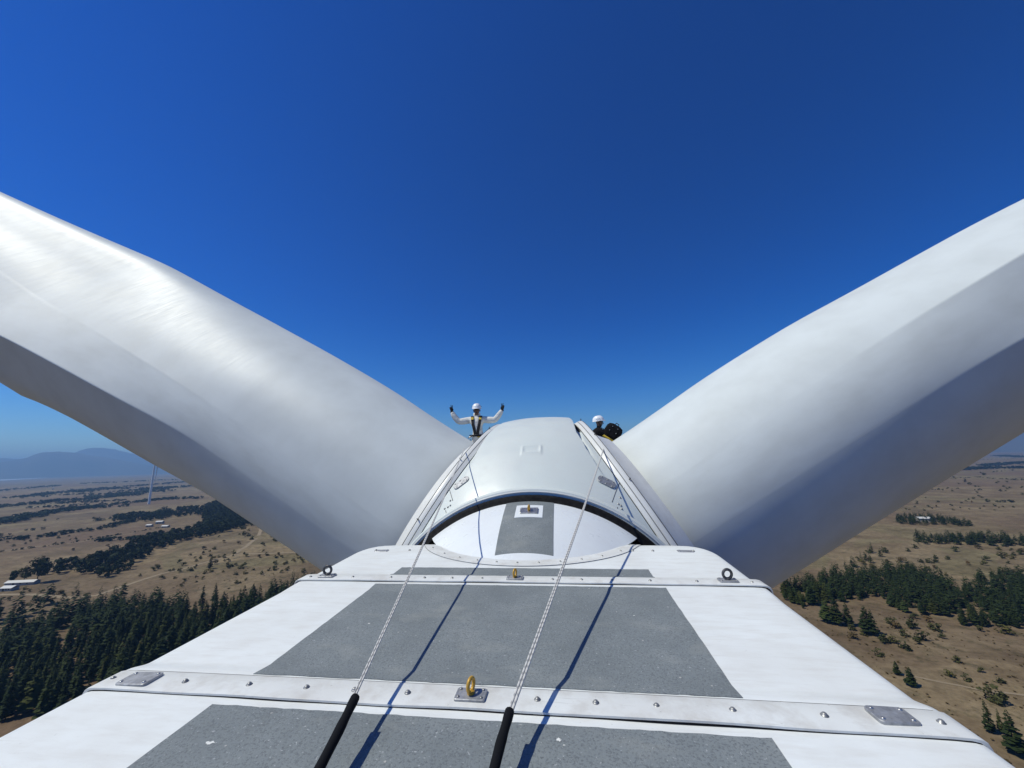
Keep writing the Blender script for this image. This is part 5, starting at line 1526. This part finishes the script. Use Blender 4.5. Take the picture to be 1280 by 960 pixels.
# shrubs
n_shrub = 0
for (x, y), s in shrub_list:
    k = rnd.choice((0, 1, 2, 3, 4, 0, 1))
    o = put('shrub', SHRUB_ME[k], None, (x, y, th(x, y) - 0.1))
    o.scale = (s * rnd.uniform(1.3, 2.2), s * rnd.uniform(1.2, 1.9), s)
    o.rotation_euler = (0, 0, rnd.uniform(0, 6.28))
    if x < 0:
        tag(o, 'small olive shrub among many dotting the tan slope on the left', 'shrub', 'shrubs on the left slope')
    elif hypot(x, y) > 450:
        tag(o, 'tiny dark shrub dotting the far tan plain on the right', 'shrub', 'shrubs on the far right plain')
    else:
        tag(o, 'low olive green shrub on the brown slope at lower right', 'shrub', 'shrubs on the right slope')
items = []
for x, y in tuft_pts:
    s = rnd.uniform(0.25, 0.9)
    items.append((rnd.choice(BROADS_XLO), x, y, th(x, y) - 0.1, s * rnd.uniform(1.4, 2.6), s, rnd.uniform(0, 6.28)))
merge('scrub', items, M_DRY, 'low dry scrub scattered over the brown ground')

# ------------------------------------------------------------------ farm buildings and the distant turbine
M_WALLP = new_mat('pale_render_wall', (0.36, 0.33, 0.28), 0.9)
M_ROOFP = new_mat('white_sheet_roof', (0.55, 0.54, 0.50), 0.5)
M_DOOR = new_mat('dark_doorway', (0.04, 0.035, 0.03), 0.8)
def building(name, cat, label, x, y, L, Wd, h, rz, roof_mat=M_ROOFP):
    r = empty(name, (x, y, th(x, y)), rz)
    tag(r, label, cat, 'farm buildings')
    MB().box((0, 0, h / 2 - 0.3), (L, Wd, h + 0.6)).build('wall', M_WALLP, r, False)
    e = 0.5
    rf = MB()
    a = [(-L / 2 - e, -Wd / 2 - e, h - 0.1), (L / 2 + e, -Wd / 2 - e, h - 0.1), (L / 2 + e, 0, h + Wd * 0.22), (-L / 2 - e, 0, h + Wd * 0.22), (L / 2 + e, Wd / 2 + e, h - 0.1), (-L / 2 - e, Wd / 2 + e, h - 0.1)]
    rf.add(a + [(p[0], p[1], p[2] + 0.25) for p in a], [(6, 7, 8, 9), (9, 8, 10, 11), (0, 3, 2, 1), (3, 5, 4, 2), (0, 1, 7, 6), (4, 5, 11, 10), (1, 2, 8, 7), (2, 4, 10, 8), (3, 0, 6, 9), (5, 3, 9, 11)])
    rf.build('roof', roof_mat, r, False)
    MB().box((-L * 0.2, -Wd / 2 - 0.03, 1.1), (1.6, 0.1, 2.2)).build('door', M_DOOR, r, False)
    for q in (0.05, 0.28):
        MB().box((L * q, -Wd / 2 - 0.03, 1.6), (1.3, 0.08, 1.0)).build('window', M_DOOR, r, False)
building('long_shed', 'shed', 'long low farm shed with a white roof in front of the dark trees', -509.2, 322.2, 24.69, 6, 2.4, 0.20944)
building('low_shed', 'shed', 'small low white shed nearer than the long one', -497.5, 306.8, 9.99461, 6, 2.5, 0.139626)
building('farmhouse', 'house', 'leftmost of the three pale farmhouses by the stream', -768.4, 648.8, 9, 6, 3, 0.2)
building('farmhouse', 'house', 'upper of the three pale farmhouses, behind the other two', -784.7, 681.3, 11, 7, 4, 0.3)
building('farmhouse', 'house', 'rightmost and nearest of the three pale farmhouses', -717.9, 634.4, 11, 6, 3, 0.1)
building('farmhouse', 'house', 'pale farmhouse among the pine rows on the right plain', 481.7, 626.8, 14, 8, 4, -0.1)
building('white_silo', 'silo', 'tiny tall white building far out on the left plain', -3128.8, 2031.2, 5, 5, 9, 0.4)

def far_turbine(x, y, hub, yaw, label):
    r = empty('wind_turbine', (x, y, th(x, y)), yaw)
    tag(r, label, 'wind turbine')
    MB().lathe((0, 0, 0), (0, 0, 1), (1, 0, 0), [(-1, 3.2), (hub * 0.5, 2.8), (hub, 2.0)], 16).build('tower', M_ROOF, r)
    MB().box((0, 2.2, hub + 1.6), (3.8, 11, 3.8)).build('nacelle', M_ROOF, r, False)
    MB().lathe((0, 7.4, hub + 1.6), (0, 1, 0), (0, 0, 1), [(0, 1.8), (1.6, 1.9), (3.2, 1.1), (3.8, 0.01)], 16).build('hub', M_ROOF, r)
    for a in (180, 60, -60):
        d = Vector((sin(radians(a)), 0, cos(radians(a))))
        s = Vector((0, 1, 0))
        n = d.cross(s)
        rows = []
        for q, c, t in ((1.2, 1.1, 1.1), (6, 1.4, 1.0), (14, 1.9, 0.6), (30, 1.4, 0.35), (48, 0.8, 0.18), (56, 0.25, 0.06)):
            o_ = Vector((0, 9.0, hub + 1.6)) + d * q
            rows.append([o_ + s * (c * cos(w)) + n * (t * sin(w)) for w in [2 * pi * k / 10 for k in range(10)]])
        MB().grid(rows, True).build('blade', M_ROOF, r)
far_turbine(-1259.8, 1051.7, 121.2, -1.39626, 'distant white wind turbine standing on the left plain below the blade')

# ------------------------------------------------------------------ haze
M_HAZE = bpy.data.materials.new('haze_air')
M_HAZE.use_nodes = True
hn = M_HAZE.node_tree
hn.nodes.clear()
ho = hn.nodes.new('ShaderNodeOutputMaterial')
hv = hn.nodes.new('ShaderNodeVolumePrincipled')
hv.inputs['Color'].default_value = (0.34, 0.62, 1.0, 1)
hv.inputs['Density'].default_value = 1.05e-4
hv.inputs['Anisotropy'].default_value = 0.2
hn.links.new(hv.outputs[0], ho.inputs['Volume'])
hz = MB().box((0, 0, 385), (84000, 84000, 800)).build('haze', M_HAZE, None, False)
tag(hz, 'thin blue haze over the plain', None, None, 'stuff')
